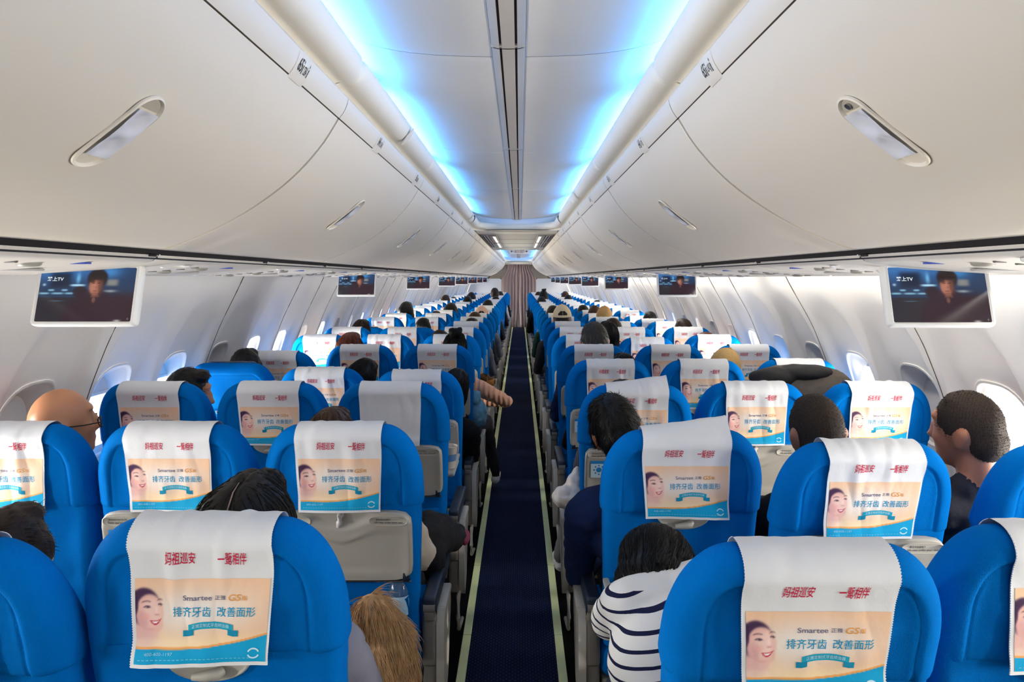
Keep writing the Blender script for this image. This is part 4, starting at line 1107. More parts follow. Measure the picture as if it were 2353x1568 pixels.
def build_seats():
    rnd = random.Random(11); cn = ['aisle', 'middle', 'window']
    adk = ['ad0', 'ad1', 'ad2', 'ad0', 'ad2']
    for n in range(NROW):
        for s_, side in ((-1, 'left'), (1, 'right')):
            for c in range(3):
                if (n == 0 and c == 2): continue          # outside the frame
                key = (s_, c, n); full = key in FULL; kind = KIND.get(key) or rnd.choice(adk)
                if kind == 'plain': look = 'blue airline seat with a plain unprinted white headrest cloth'
                elif kind == 'folded': look = 'blue airline seat with its headrest cloth folded on top'
                elif kind == 'lift': look = 'blue airline seat with a lifted printed headrest cloth'
                else: look = 'blue airline seat with printed headrest cloth'
                lab = '%s, %s %s column, %s row' % (look, side, cn[c], ORDR[n])
                dz = DZ.get(key, 0)
                dxy = SHIFT.get(key, (0, 0))
                root = empty('airline_seat', (s_*SXS[s_][c]+dxy[0], row_y(n)-.045+dxy[1], 0), lab, 'seat', 'rows of blue airline seats')
                # reclining differences: tilt the back about its hinge
                extra = R(rnd.uniform(-.6, .6)) if n > 1 else 0
                rot = Matrix.Translation((0, .12, .42+dz)) @ Matrix.Rotation(REC.get(key, 0)/.72*1.0+extra, 4, 'X') @ Matrix.Translation((0, -.12, -.42))
                def put(nm, me, par=root, tilt=True):
                    o = link(nm, me, par)
                    if tilt: o.matrix_local = rot
                    return o
                put('headrest', HEADREST[(n*3+c+(s_ > 0)) % 3]); put('backrest', LOWER[1 if full else 0])
                put('headrest_cover', COVERS[kind])
                if not full:
                    t = put('tray_table', TRAY[0][1])
                    if n < 9:
                        for nm, me in TRAY[0][2]: link(nm, me, t)
                        if (s_, c, n) in ((-1, 1, 1), (1, 0, 2), (1, 0, 3), (1, 0, 6), (1, 0, 8)): link('sticker', STICK, t)
                    put('seat_pocket', POCKET)
                if n < 12:
                    la = put('tray_latch', LATCH[1 if full else 0][0]); link('latch_knob', LATCH[1 if full else 0][1], la)
                put('seat_cushion', CUSH, tilt=False)
                put('seat_pan', PAN, tilt=False)
                for e in ((-1, 1) if c == 0 else (s_,)):
                    if e == -s_ and c == 0:      # aisle side
                        a = link('armrest', PAD, root); a.location = (e*.243, .07, 0)
                        h = link('arm_housing', HOUS, root); h.location = (e*.243, .07, 0)
                        sh = link('side_shroud', SHROUD, root); sh.location = (e*.276, .05, 0)
                        b = link('baggage_bar', BAR, root); b.location = (e*.262, .14, 0)
                    else:
                        if c == 2: continue
                        a = link('armrest', PADN, root); a.location = (e*.2465, .07, 0)
                        h = link('arm_housing', HOUSN, root); h.location = (e*.2465, .07, 0)
                if c in (0, 1): lg = link('leg', LEG, root); lg.location = (s_*.10, 0, 0)
                elif c == 2: lg = link('leg', LEG, root); lg.location = (0, 0, 0)
                SEAT[key] = root
build_seats()
# ================================================================== people
def caps(tag, p0, r0, p1, r1): return (tag, Vector(p0), r0, Vector(p1), r1)
import numpy as np
from mathutils.bvhtree import BVHTree
def workshop():
    w = bpy.data.scenes.get('workshop')
    return w or bpy.data.scenes.new('workshop')
def blob(name, prims, voxel, mats=None, tags=None, smooth_it=4, disp=None, keep=False):
    """one continuous surface grown round capsules and ellipsoids; faces take the material of the nearest primitive"""
    bm = bmesh.new()
    for p in prims:
        if p[0] == 'ell':
            _, tag, c, r, M_ = p
            mm = Matrix.Translation(c) @ (M_ or Matrix()) @ Matrix.Diagonal((*r, 1)); bmesh.ops.create_icosphere(bm, subdivisions=3, radius=1, matrix=mm)
        else:
            tag, a, ra, b, rb = p; ax = (b-a); L = ax.length; q = ax.to_track_quat('Z', 'Y').to_matrix().to_4x4(); mm = Matrix.Translation(a) @ q
            N_ = 14; prof = [(ra*sin(t), -ra*cos(t)) for t in linspace(0, pi/2, 5)[1:]]+[(rb*cos(t), L+rb*sin(t)) for t in linspace(0, pi/2, 5)[:-1]]
            vs = [[bm.verts.new(mm @ Vector((r*cos(2*pi*k/N_), r*sin(2*pi*k/N_), z))) for k in range(N_)] for r, z in prof]
            v0, v1 = bm.verts.new(mm @ Vector((0, 0, -ra))), bm.verts.new(mm @ Vector((0, 0, L+rb)))
            for k in range(N_):
                k2 = (k+1) % N_; bm.faces.new((v0, vs[0][k2], vs[0][k])); bm.faces.new((v1, vs[-1][k], vs[-1][k2]))
                for r_ in range(len(vs)-1): bm.faces.new((vs[r_][k], vs[r_][k2], vs[r_+1][k2], vs[r_+1][k]))
    me = bpy.data.meshes.new('tmp'); bm.to_mesh(me); bm.free()
    o = bpy.data.objects.new('tmp', me); WS = workshop(); WS.collection.objects.link(o)
    m = o.modifiers.new('r', 'REMESH'); m.mode = 'VOXEL'; m.voxel_size = voxel
    s = o.modifiers.new('s', 'SMOOTH'); s.iterations = smooth_it; s.factor = .5
    vl = WS.view_layers[0]; vl.update(); dg = vl.depsgraph
    out = bpy.data.meshes.new_from_object(o.evaluated_get(dg)); out.name = name
    bpy.data.objects.remove(o); bpy.data.meshes.remove(me)
    if disp:
        n_ = len(out.vertices); N3 = np.empty(n_*3, 'f'); out.vertex_normals.foreach_get('vector', N3); C3 = np.empty(n_*3, 'f'); out.vertices.foreach_get('co', C3)
        N3 = N3.reshape(-1, 3); C3 = C3.reshape(-1, 3); D3 = np.array([disp(Vector(c)) for c in C3.tolist()], 'f')
        out.vertices.foreach_set('co', (C3+N3*D3[:, None]).ravel()); out.update()
    out.materials.clear()
    for m in (mats or []): out.materials.append(m)
    if tags:
        C_ = np.empty(len(out.polygons)*3); out.polygons.foreach_get('center', C_); C_ = C_.reshape(-1, 3); best = np.full(len(C_), 1e9); mi = np.zeros(len(C_), int)
        for p in prims:
            if p[0] == 'ell':
                A = np.array((p[4] or Matrix()).to_3x3().inverted()); dd_ = C_-np.array(p[2]); q = dd_[:, :1]*A[:, 0]+dd_[:, 1:2]*A[:, 1]+dd_[:, 2:]*A[:, 2]; d = (np.sqrt(((q/np.array(p[3]))**2).sum(1))-1)*min(p[3]); tg = p[1]
            else:
                a, b = np.array(p[1]), np.array(p[3]); ab = b-a; t = np.clip(((C_-a)*ab).sum(1)/max((ab*ab).sum(), 1e-9), 0, 1); d = np.linalg.norm(C_-(a+t[:, None]*ab), axis=1)-(p[2]+(p[4]-p[2])*t); tg = p[0]
            k = d < best; best[k] = d[k]; mi[k] = tags.index(tg)
        out.polygons.foreach_set('material_index', mi)
    out.shade_smooth(); return out
HP = Vector((0, -.005, .565))          # neck pivot
def hm(rot):   # head pose about the neck: pitch (down +), roll, yaw (left +)
    p, r, y = rot
    return Matrix.Translation(HP) @ Matrix.Rotation(R(y), 4, 'Z') @ Matrix.Rotation(R(-p), 4, 'X') @ Matrix.Rotation(R(r), 4, 'Y') @ Matrix.Translation(-HP)
def tp(Mx, p): return Mx @ Vector(p)
def head_prims(Mx):
    R3 = Mx.to_3x3().to_4x4()
    def E(c, r): return ('ell', 'skin', tp(Mx, c), r, R3)
    L = [E((0, .018, .690), (.076, .094, .108)), E((0, .052, .655), (.064, .062, .085)), E((0, .070, .598), (.046, .040, .040)), E((0, .085, .585), (.026, .026, .022)),
         E((0, .112, .672), (.013, .016, .030)), E((0, .122, .652), (.017, .016, .013)), E((0, .098, .622), (.025, .018, .010)), E((0, .100, .612), (.022, .016, .009)), E((0, .100, .722), (.052, .014, .012)),
         E((.035, .082, .655), (.024, .026, .022)), E((-.035, .082, .655), (.024, .026, .022))]
    for s in (-1, 1):
        L += [E((s*.080, .008, .668), (.008, .016, .030)), E((s*.084, -.002, .680), (.008, .017, .020)), E((s*.078, .012, .642), (.008, .011, .012))]
    L += [('skin', tp(Mx, (0, .000, .610)), .056, Vector((0, -.018, .500)), .060)]
    return L
def body_prims(head=(0, 0, 0), elbow=None, legout=0, arms='lap', bulk=1.0):
    """seated figure, hips at the origin, facing +Y.  elbow: side with the elbow stuck out; legout: side with the foot in the aisle"""
    Mx = hm(head); L = head_prims(Mx); b = bulk
    V = Vector
    L += [caps('top', (-.135*b, -.015, .440), .070*b, (.135*b, -.015, .440), .070*b), ('ell', 'top', V((0, .0, .335)), (.165*b, .115*b, .15), None), ('ell', 'top', V((0, .015, .17)), (.155*b, .120*b, .16), None),
          caps('top', (-.05, -.015, .500), .052, (.05, -.015, .500), .052), ('ell', 'bottom', V((0, .02, .035)), (.175*b, .13, .085), None)]
    for s in (-1, 1):
        kx = s*.115; fy = .56; fx = s*.12; fz = -.395
        if legout == s: kx = s*.215; fx = s*.315; fy = .60; fz = -.395
        L += [caps('bottom', (s*.085, .04, .045), .082*b, (kx, .42, .075), .062*b), caps('bottom', (kx, .44, .06), .058, (fx, fy-.09, fz+.06), .040),
              caps('shoe', (fx, fy-.10, fz), .036, (fx*1.02, fy+.06, fz-.008), .034)]
        if elbow == s:
            sh, el, wr = V((s*.185, -.01, .43)), V((s*.375, .17, .300)), V((s*.17, .30, .27))
        elif arms == 'tray':
            sh, el, wr = V((s*.185, -.01, .43)), V((s*.235, .12, .22)), V((s*.10, .36, .26))
        else:
            sh, el, wr = V((s*.185, -.01, .43)), V((s*.245, .08, .185)), V((s*.14, .30, .155))
        L += [caps('top', sh, .060*b, el, .046*b), caps('top', el, .046*b, wr, .034)]
        d = (wr-el).normalized(); L += [caps('skin', wr, .026, wr+d*.055, .030)]
        side = V((-s, 0, 0)); 
        for k, (o, ln) in enumerate(((-.024, .050), (-.008, .060), (.008, .056), (.023, .044))):
            q = wr+d*.075+V((o, 0, 0)); L += [caps('skin', q, .0095, q+d*ln*.55+V((0, 0, -.006)), .009), caps('skin', q+d*ln*.55+V((0, 0, -.006)), .009, q+d*ln*.85+V((0, 0, -.026)), .008)]
        q = wr+d*.03+V((-s*.026, 0, .008)); L += [caps('skin', q, .011, q+d*.045+V((-s*.022, 0, -.004)), .009)]
    return L
TAGS = ['skin', 'top', 'bottom', 'shoe']
_BM = {}
def body_mesh(key, **kw):
    if key not in _BM:
        def fold(c): return (.006*nz(c.x*14, c.y*14, c.z*22)+.007*abs(nz(c.x*26, c.y*20, c.z*26))-.002) if c.z < .44 else 0
        _BM[key] = blob('body', body_prims(**kw), .0125 if kw.get('head', (0, 0, 0)) == (0, 0, 0) else .009, [M['skin'], M['skin'], M['skin'], M['skin']], TAGS, 3, fold)
    return _BM[key]
# ---- hair
def strands(surf, n, length, rad, flow, lift=.15, curl=.15, seed=1, keep=None, segs=4, hug=0):
    """fine locks rooted on a surface: n thin three-sided tubes"""
    rnd = random.Random(seed); mb = MB(); tries = 0; made = 0
    ps = [(Vector(f.center), Vector(f.normal)) for f in surf.polygons]
    tree = BVHTree.FromPolygons([v.co.copy() for v in surf.vertices], [tuple(f.vertices) for f in surf.polygons]) if hug else None
    while made < n and tries < n*8:
        tries += 1
        c, nn = ps[rnd.randrange(len(ps))]
        if keep and not keep(c, nn): continue
        made += 1
        d = flow(c, nn, rnd); d = (d-nn*d.dot(nn)); d = d.normalized() if d.length > 1e-4 else Vector((0, 0, -1))
        d = (d*(1-lift)+nn*lift+Vector((rnd.uniform(-1, 1), rnd.uniform(-1, 1), rnd.uniform(-1, 1)))*curl).normalized()
        L = length*rnd.uniform(.6, 1.15); p = c-nn*.002; pts = [p.copy()]
        side = d.cross(nn).normalized() if d.cross(nn).length > 1e-3 else Vector((1, 0, 0)); cv = rnd.uniform(-.35, .35)
        for k in range(segs):
            d = (d - nn*(.10 if lift < .4 else .02)+side*cv*.12+Vector((0, 0, -.05))).normalized(); p = p+d*L/segs
            if tree:
                lo, no, _, _ = tree.find_nearest(p)
                if lo is not None: p = lo+no*(hug*(.4+.8*rnd.random())); nn = no; d = (d-nn*d.dot(nn)*.9).normalized()
            pts.append(p.copy())
        mb.tube(pts, [rad*(1-.8*(k/segs)**1.5) for k in range(segs+1)], 3, 0, cap=False)
    return mb
def E_(c, r): return ('ell', 'h', Vector(c), r, None)
def stri(seed, amp, f=26):
    def d(c):
        a = atan2(c.x, -(c.y-.02)); return amp*nz(a*f/6.28*2+seed, c.z*5, seed)+amp*.6*nz(a*f+seed, c.z*9, seed+3)
    return d
_HM = {}
def hair_mesh(style, near):
    k = (style, near)
    if k in _HM: return _HM[k]
    cap0 = [E_((0, .008, .706), (.084, .098, .107)), E_((0, -.035, .660), (.074, .058, .070))]
    fr = [E_((0, .06, .772), (.062, .045, .034))]
    disp = stri(1.7, .0035); vox = .0085 if near else .012
    if style in ('short', 'spiky', 'thin', 'grey'):
        P_ = cap0+fr+[E_((s*.070, .02, .690), (.018, .05, .05)) for s in (-1, 1)]
    elif style == 'cropped':
        P_ = [E_((0, .012, .700), (.0795, .0965, .104)), E_((0, -.035, .650), (.070, .056, .062)), E_((0, .038, .768), (.056, .040, .029))]; disp = stri(2, .0006)
    elif style in ('long', 'parted', 'red'):
        P_ = cap0+fr+[E_((0, -.02, .70), (.096 if style != 'parted' else .108, .10, .108))]+[caps('h', (s*.070, -.02, .70), .036, (s*.085, -.035, .46), .034) for s in (-1, 1)]+[caps('h', (x, -.065, .66), .042, (x*1.15, -.075, .42), .038) for x in (-.045, 0, .045)]
        disp = stri(3.1, .0045, 34)
        if style == 'parted':
            d0 = disp
            def disp(c): return d0(c)-.007*exp(-((c.x-.004*sin(c.z*30))/.006)**2)*(1 if c.z > .62 else 0)
    elif style == 'bun':
        P_ = cap0+fr+[E_((s*.066, .0, .66), (.02, .05, .06)) for s in (-1, 1)]+[E_((.006, -.055, .812), (.040, .038, .036)), E_((-.020, -.060, .828), (.022, .022, .022)), E_((.030, -.045, .835), (.020, .02, .02)), E_((0, -.07, .62), (.075, .04, .09))]
        disp = stri(5, .005, 30)
    elif style == 'bob':
        P_ = cap0+fr+[E_((0, -.015, .69), (.094, .10, .10)), E_((0, -.05, .62), (.088, .062, .06))]+[E_((s*.076, .0, .63), (.024, .05, .06)) for s in (-1, 1)]
        disp = stri(4, .004, 30)
    me = blob('hair', P_, vox, [M['hair']], None, 3, disp)
    if near:
        down = lambda c, n, r: Vector((c.x*.6, -.4 if c.y < .02 else .5, -1.0)) if style in ('long', 'parted', 'bun', 'bob', 'red') else Vector((c.x*2, (c.y+.03)*4, -1.0+ (c.z-.7)*2))
        # whorl-centred flow
        def whorl(c, n, r): q = c-Vector((.012, -.055, .775)); return Vector((q.x-q.y*.5, q.y+q.x*.5, q.z*.6))
        P = dict(short=(2400, .034, .0010, whorl, .12, .10), grey=(2600, .036, .0010, whorl, .20, .16), thin=(1500, .03, .001, whorl, .15, .1), spiky=(3000, .036, .0010, whorl, .24, .12), cropped=(7500, .0085, .0006, whorl, .45, .14),
                 long=(1500, .13, .0012, down, .02, .03), parted=(2000, .15, .0011, down, .015, .02), red=(1600, .13, .0012, down, .04, .05), bun=(1500, .07, .0011, lambda c, n, r: Vector((-c.x*.6, -.2, 1.0)) if c.z < .79 else Vector((r.uniform(-1, 1), r.uniform(-1, 1), r.uniform(-1, 1))), .05, .08), bob=(1500, .1, .0012, down, .04, .04))[style]
        if style == 'parted': P = P[:3]+((lambda c, n, r: Vector(((1 if c.x > 0 else -1)*.55*max(0, (c.z-.62)*6), -.1, -1))),)+P[4:]
        keep = (lambda c, n: c.z > .60) if style not in ('long', 'parted', 'red', 'bob') else (lambda c, n: abs(c.x) > .007 or style != 'parted')
        mb = strands(me, P[0], P[1], P[2], P[3], P[4], P[5], 5, keep, 5, .0022 if style in ('long', 'parted', 'red', 'bob', 'bun') else 0)
        b = len(me.vertices); MM = MB(); MM.v = [tuple(v.co) for v in me.vertices]; MM.f = [tuple(f.vertices) for f in me.polygons]; MM.m = [0]*len(MM.f)
        MM.add(mb.v, mb.f); me = MM.mesh('hair', M['hair'], 180)
    _HM[k] = me; return me
def hair_mat(name, col, rough=.45):
    m = mat(name, col, rough, [('noise', 160, .3, .002)], spec=.22, var=.25 if 'crop' not in name else .75)
    for n_ in m.node_tree.nodes:
        if n_.type == 'TEX_NOISE' and abs(n_.inputs['Scale'].default_value-6) < .1 and 'crop' in name: n_.inputs['Scale'].default_value = 210
    return m
HC = dict(black=hair_mat('black_hair', (16, 14, 14)), dark=hair_mat('dark_brown_hair', (40, 28, 22)), brown=hair_mat('brown_hair', (62, 40, 28)), redbrown=hair_mat('red_brown_hair', (96, 44, 28)), grey=hair_mat('greying_hair', (58, 54, 52)), crop=hair_mat('cropped_hair', (52, 42, 35), .8))
M['hair'] = HC['black']
def clothm(name, col, rough=.9, bump=22): return mat(name, col, rough, [('noise', bump, .35, .012), ('noise', 600, .2, .0006)], spec=.15)
CL = dict(grey=clothm('grey_cloth', (120, 120, 132)), cream=clothm('cream_cotton', (214, 200, 178)), navy=clothm('navy_sweat', (24, 38, 74)), black=clothm('black_cloth', (20, 20, 23)), peach=clothm('peach_knit', (206, 152, 128), .95, 38), denim=clothm('pale_denim', (104, 158, 188)), red=clothm('red_cloth', (150, 24, 40)), dark=clothm('dark_cloth', (44, 44, 50)), jeans=clothm('grey_jeans', (112, 112, 112)), white=clothm('white_cloth_shirt', (214, 214, 212)), green=clothm('green_cloth', (36, 64, 52)), blue=clothm('blue_shirt', (30, 84, 170)), tan=clothm('tan_cloth', (150, 124, 90)), shoe=clothm('sneaker', (206, 206, 204), .6), shoed=clothm('dark_shoe', (40, 38, 38), .5), check=None, plaid=None, stripe=None)
def pattern_mat(name, fnbuild):
    m = bpy.data.materials.new(name); m.use_nodes = True; nt = m.node_tree; b = nt.nodes['Principled BSDF']; b.inputs['Roughness'].default_value = .9; b.inputs['Specular IOR Level'].default_value = .15
    tc = nt.nodes.new('ShaderNodeTexCoord'); fnbuild(nt, b, tc); return m
def _stripe(nt, b, tc):
    sx = nt.nodes.new('ShaderNodeSeparateXYZ'); nt.links.new(tc.outputs['Object'], sx.inputs[0])
    n = nt.nodes.new('ShaderNodeTexNoise'); n.inputs['Scale'].default_value = 4; nt.links.new(tc.outputs['Object'], n.inputs['Vector'])
    def mth(op, a, c=None):
        k = nt.nodes.new('ShaderNodeMath'); k.operation = op
        for i, q in enumerate((a, c)):
            if q is None: continue
            if isinstance(q, (int, float)): k.inputs[i].default_value = q
            else: nt.links.new(q, k.inputs[i])
        return k.outputs[0]
    z = mth('ADD', mth('MULTIPLY', sx.outputs['Z'], 1.0), mth('MULTIPLY', sx.outputs['X'], -.30)); z = mth('ADD', z, mth('MULTIPLY', n.outputs['Fac'], .02))
    fr = mth('FRACT', mth('MULTIPLY', z, 33)); on = mth('LESS_THAN', fr, .24); lim = mth('LESS_THAN', sx.outputs['Z'], .452); on = mth('MULTIPLY', on, lim)
    mx = nt.nodes.new('ShaderNodeMix'); mx.data_type = 'RGBA'; mx.inputs[6].default_value = (*lin((222, 222, 220)), 1); mx.inputs[7].default_value = (*lin((26, 30, 62)), 1)
    nt.links.new(on, mx.inputs[0]); nt.links.new(mx.outputs[2], b.inputs['Base Color'])
def _plaid(nt, b, tc):
    sp = nt.nodes.new('ShaderNodeSeparateXYZ'); n = nt.nodes.new('ShaderNodeTexNoise'); n.inputs['Scale'].default_value = 7; nt.links.new(tc.outputs['Object'], n.inputs['Vector'])
    ad = nt.nodes.new('ShaderNodeMix'); ad.data_type = 'VECTOR'; ad.inputs[0].default_value = .06; nt.links.new(tc.outputs['Object'], ad.inputs[4]); nt.links.new(n.outputs['Color'], ad.inputs[5]); nt.links.new(ad.outputs[1], sp.inputs[0])
    s_ = None
    for ax, sc in (('X', 9.0), ('Y', 7.0), ('Z', 8.0)):
        k = nt.nodes.new('ShaderNodeMath'); k.operation = 'MULTIPLY'; k.inputs[1].default_value = sc; nt.links.new(sp.outputs[ax], k.inputs[0])
        p = nt.nodes.new('ShaderNodeMath'); p.operation = 'PINGPONG'; p.inputs[1].default_value = .5; nt.links.new(k.outputs[0], p.inputs[0])
        q = nt.nodes.new('ShaderNodeMath'); q.operation = 'GREATER_THAN'; q.inputs[1].default_value = .27; nt.links.new(p.outputs[0], q.inputs[0])
        if s_ is None: s_ = q
        else:
            w = nt.nodes.new('ShaderNodeMath'); w.operation = 'ADD'; nt.links.new(s_.outputs[0], w.inputs[0]); nt.links.new(q.outputs[0], w.inputs[1]); s_ = w
    dv = nt.nodes.new('ShaderNodeMath'); dv.operation = 'DIVIDE'; dv.inputs[1].default_value = 3; nt.links.new(s_.outputs[0], dv.inputs[0])
    r = nt.nodes.new('ShaderNodeValToRGB'); r.color_ramp.elements[0].color = (*lin((26, 20, 18)), 1); r.color_ramp.elements[1].color = (*lin((214, 140, 66)), 1); r.color_ramp.elements[0].position = .25; r.color_ramp.elements[1].position = .9
    nt.links.new(dv.outputs[0], r.inputs[0]); nt.links.new(r.outputs[0], b.inputs['Base Color'])
def _check(nt, b, tc):
    w = []
    for ax in ('X', 'Z'):
        t = nt.nodes.new('ShaderNodeTexWave'); t.bands_direction = ax; t.inputs['Scale'].default_value = 38; nt.links.new(tc.outputs['Object'], t.inputs['Vector']); w.append(t.outputs['Fac'])
    k = nt.nodes.new('ShaderNodeMath'); k.operation = 'MULTIPLY'; nt.links.new(w[0], k.inputs[0]); nt.links.new(w[1], k.inputs[1])
    r = nt.nodes.new('ShaderNodeValToRGB'); r.color_ramp.elements[0].color = (*lin((58, 58, 68)), 1); r.color_ramp.elements[1].color = (*lin((110, 108, 116)), 1)
    nt.links.new(k.outputs[0], r.inputs[0]); nt.links.new(r.outputs[0], b.inputs['Base Color'])
CL['peach'] = mat('peach_sleeve_knit', (208, 156, 130), .95, [('wavex', 9, .7, .012), ('noise', 40, .5, .012), ('noise', 700, .3, .0008)], spec=.1)
CL['stripe'] = pattern_mat('striped_jersey', _stripe); CL['plaid'] = pattern_mat('orange_plaid', _plaid); CL['check'] = pattern_mat('fine_grey_check', _check)
# ---- baseball caps
def cap_mesh(open_back, col):
    key = ('cap', open_back, col)
    if key in _HM: return _HM[key]
    cm = clothm('cap_cloth_%d_%d_%d' % col, col, .85, 60); mb = MB()
    c, r = Vector((0, .012, .705)), (.0915, .106, .122)
    def fn(th, ph): return (c.x+r[0]*cos(ph)*cos(th), c.y+r[1]*cos(ph)*sin(th), c.z+r[2]*sin(ph))
    ths, phs = linspace(0, 2*pi, 61)[:-1], linspace(.06, pi/2-.02, 18)
    V = [fn(t, p) for p in phs for t in ths]; n = 60; fs = []
    for j in range(17):
        for i in range(n):
            t = (ths[i]+pi/60); d = abs(((t-1.5*pi+pi) % (2*pi))-pi); ph = (phs[j]+phs[j+1])/2
            if open_back and (d/.52)**2+((ph-.20)/.40)**2 < 1 and ph > .20: continue
            fs.append((j*n+i, j*n+(i+1) % n, (j+1)*n+(i+1) % n, (j+1)*n+i))
    mb.add(V, fs); mb.ell((0, .012, .829), (.008, .008, .005), 10, 6)
    # brim
    def br(u, t):
        a = pi/2+u*1.05; q = 1+.62*t*cos(u*1.15); return (c.x+r[0]*cos(a)*(1+.05*t), c.y+r[1]*sin(a)*1.0+t*.070*cos(u*1.2), c.z+.004-.022*t-.012*abs(u)*t)
    mb.grid(br, linspace(-1, 1, 17), linspace(0, 1, 6)); mb.grid(lambda u, t: tuple(Vector(br(u, t))+Vector((0, 0, -.004))), linspace(-1, 1, 17), linspace(0, 1, 6), flip=True)
    # seams
    for k in range(6):
        t = 2*pi*k/6+pi/6; mb.tube([Vector(fn(t, p))*1.0+Vector((0, 0, .0005)) for p in linspace(.08, pi/2-.05, 12)], .0012, 4)
    _HM[key] = mb.mesh('cap', cm, 60); return _HM[key]
PPL = []
COLN = ['aisle', 'middle', 'window']
def person(s_, c, n, x, y, style, label, hair='black', top='dark', bottom='dark', shoe='shoed', skin='skin', head=(0, 0, 0), dy=0.0, elbow=None, legout=0, near=None, cap=None, bulk=1.0, key=None, arms='lap'):
    near = (n < 6) if near is None else near
    sx = s_*SXS[s_][c]; Yh = row_y(n)+.20+dy; X, Z = px(x, y, Yh)
    X = max(-1.49, min(1.50, X)); sx += max(-.12, min(.12, (.6 if n >= 4 else 0)*(X-sx))); sx = max(-1.435, min(1.455, sx)); roll = atan2(X-sx, .74); top_h = .80+(.014 if style != 'bald' else 0)
    sc = (Z-.455)/(top_h*cos(roll)); sc = max(.86, min(1.16, sc))
    z0 = Z-top_h*sc*cos(roll)
    root = empty('person', (sx, row_y(n)+.245+max(dy, -.12), min(max(z0, .40), .52)), label, 'person')
    root.rotation_euler = (R(3.5), roll, 0); root.scale = (sc, sc, sc)
    bk = (head, elbow, legout, bulk, arms)
    me = body_mesh(bk, head=head, elbow=elbow, legout=legout, bulk=bulk, arms=arms)
    b = link('body', me, root)
    for i, m in enumerate((M[skin], CL[top], CL[bottom], CL[shoe])):
        b.material_slots[i].link = 'OBJECT'; b.material_slots[i].material = m
    hmx = hm(head)
    if style != 'bald':
        h = link('hair', hair_mesh(style, near), root); h.matrix_local = hmx
        h.material_slots[0].link = 'OBJECT'; h.material_slots[0].material = HC[hair]
    if cap:
        k = link('cap', cap_mesh(*cap), root); k.matrix_local = hmx
    PPL.append(root); root['_hm'] = 0; del root['_hm']
    return root, hmx
PART = {}
# left side --------------------------------------------------------------------
wp, wph = person(-1, 0, 0, 566, 1088, 'parted', 'person with centre-parted long black hair in the nearest left aisle seat', 'black', 'grey', dy=-.07)
person(-1, 1, 0, -14, 1170, 'short', 'person at the left photo edge showing only brown hair above the nearest middle seat', 'dark', 'dark')
person(-1, 0, 1, 747, 938, 'long', 'person in a cream jacket with reddish-brown hair, second row left aisle', 'brown', 'cream', head=(4, 0, 0), bulk=1.24)
bald, bm_ = person(-1, 2, 1, 118, 893, 'bald', 'bald man in black glasses and red top by the left wall', top='red', skin='bald', head=(0, 0, -48))
person(-1, 2, 2, 414, 842, 'short', 'short-haired man in profile facing right by the left windows, third row', 'black', 'dark', head=(6, 0, -78), skin='skind')
person(-1, 2, 3, 540, 800, 'short', 'person with black hair above the seat with folded cloth, left window', 'black', 'dark')
person(-1, 1, 3, 828, 818, 'bob', 'person with black hair leaning right in fourth row, left middle seat', 'black', 'dark', head=(8, 14, 0))
person(-1, 0, 3, 1062, 846, 'bob', 'black-haired person in black jacket leaning into the aisle, fourth row left', 'black', 'black', head=(14, 0, -6), bulk=1.1)
person(-1, 0, 4, 1046, 762, 'bun', 'person with black hair in a bun, peach sleeve out in the aisle', 'black', 'peach', 'dark', 'shoe', elbow=1, legout=1)
person(-1, 1, 4, 803, 763, 'red', 'person with long red-brown hair in the fifth row, left side', 'redbrown', 'dark')
person(-1, 0, 5, 1019, 756, 'short', 'person in orange and black plaid shirt, sixth row left aisle', 'dark', 'plaid', 'black', 'shoe', elbow=1, legout=1, head=(6, -10, 10))
person(-1, 2, 5, 717, 767, 'short', 'person with rounded black hair in the sixth row left window seat', 'black', 'white')
for a in [(-1, 2, 6, 830, 733, 'bob', 'seventh row left window seat', 'dark', 'dark'), (-1, 0, 7, 1084, 730, 'short', 'eighth row left aisle seat', 'black', 'grey'), (-1, 2, 8, 892, 729, 'short', 'ninth row left window seat, before a folded cloth', 'black', 'dark'), (-1, 1, 7, 972, 730, 'short', 'eighth row left middle seat, before a folded cloth', 'black', 'dark'),
          (-1, 0, 8, 1091, 716, 'thin', 'ninth row left aisle seat', 'brown', 'dark'), (-1, 1, 9, 1001, 714, 'short', 'tenth row left middle seat', 'black', 'dark'), (-1, 2, 9, 933, 692, 'bob', 'tenth row left window seat, tall above the headrests', 'black', 'black'), (-1, 1, 10, 1036, 695, 'long', 'eleventh row left middle seat', 'black', 'black'), (-1, 1, 12, 1066, 704, 'long', 'thirteenth row left middle seat', 'black', 'black'),
          (-1, 0, 12, 1121, 688, 'bob', 'thirteenth row left aisle seat', 'black', 'dark'), (-1, 2, 15, 1024, 677, 'bob', 'sixteenth row left window seat', 'dark', 'dark'), (-1, 1, 14, 1074, 680, 'short', 'fifteenth row left middle seat', 'black', 'dark'), (-1, 2, 17, 1042, 682, 'short', 'eighteenth row left window seat', 'black', 'dark'), (-1, 0, 16, 1139, 680, 'short', 'seventeenth row left aisle seat', 'dark', 'dark'),
          (-1, 1, 21, 1109, 676, 'short', 'twenty-second row left middle seat', 'black', 'dark'), (-1, 1, 16, 1083, 671, 'short', 'seventeenth row left middle seat', 'black', 'dark'), (-1, 0, 20, 1149, 669, 'bob', 'twenty-first row left aisle seat', 'dark', 'dark'), (-1, 0, 18, 1137, 661, 'short', 'nineteenth row left aisle seat, tallest before the bulkhead', 'dark', 'white')]:
    person(a[0], a[1], a[2], a[3], a[4], a[5], 'person with %s hair in the %s' % ({'black': 'black', 'dark': 'dark brown', 'brown': 'thinning brown'}[a[7]], a[6]), a[7], a[8], near=a[2] < 8)
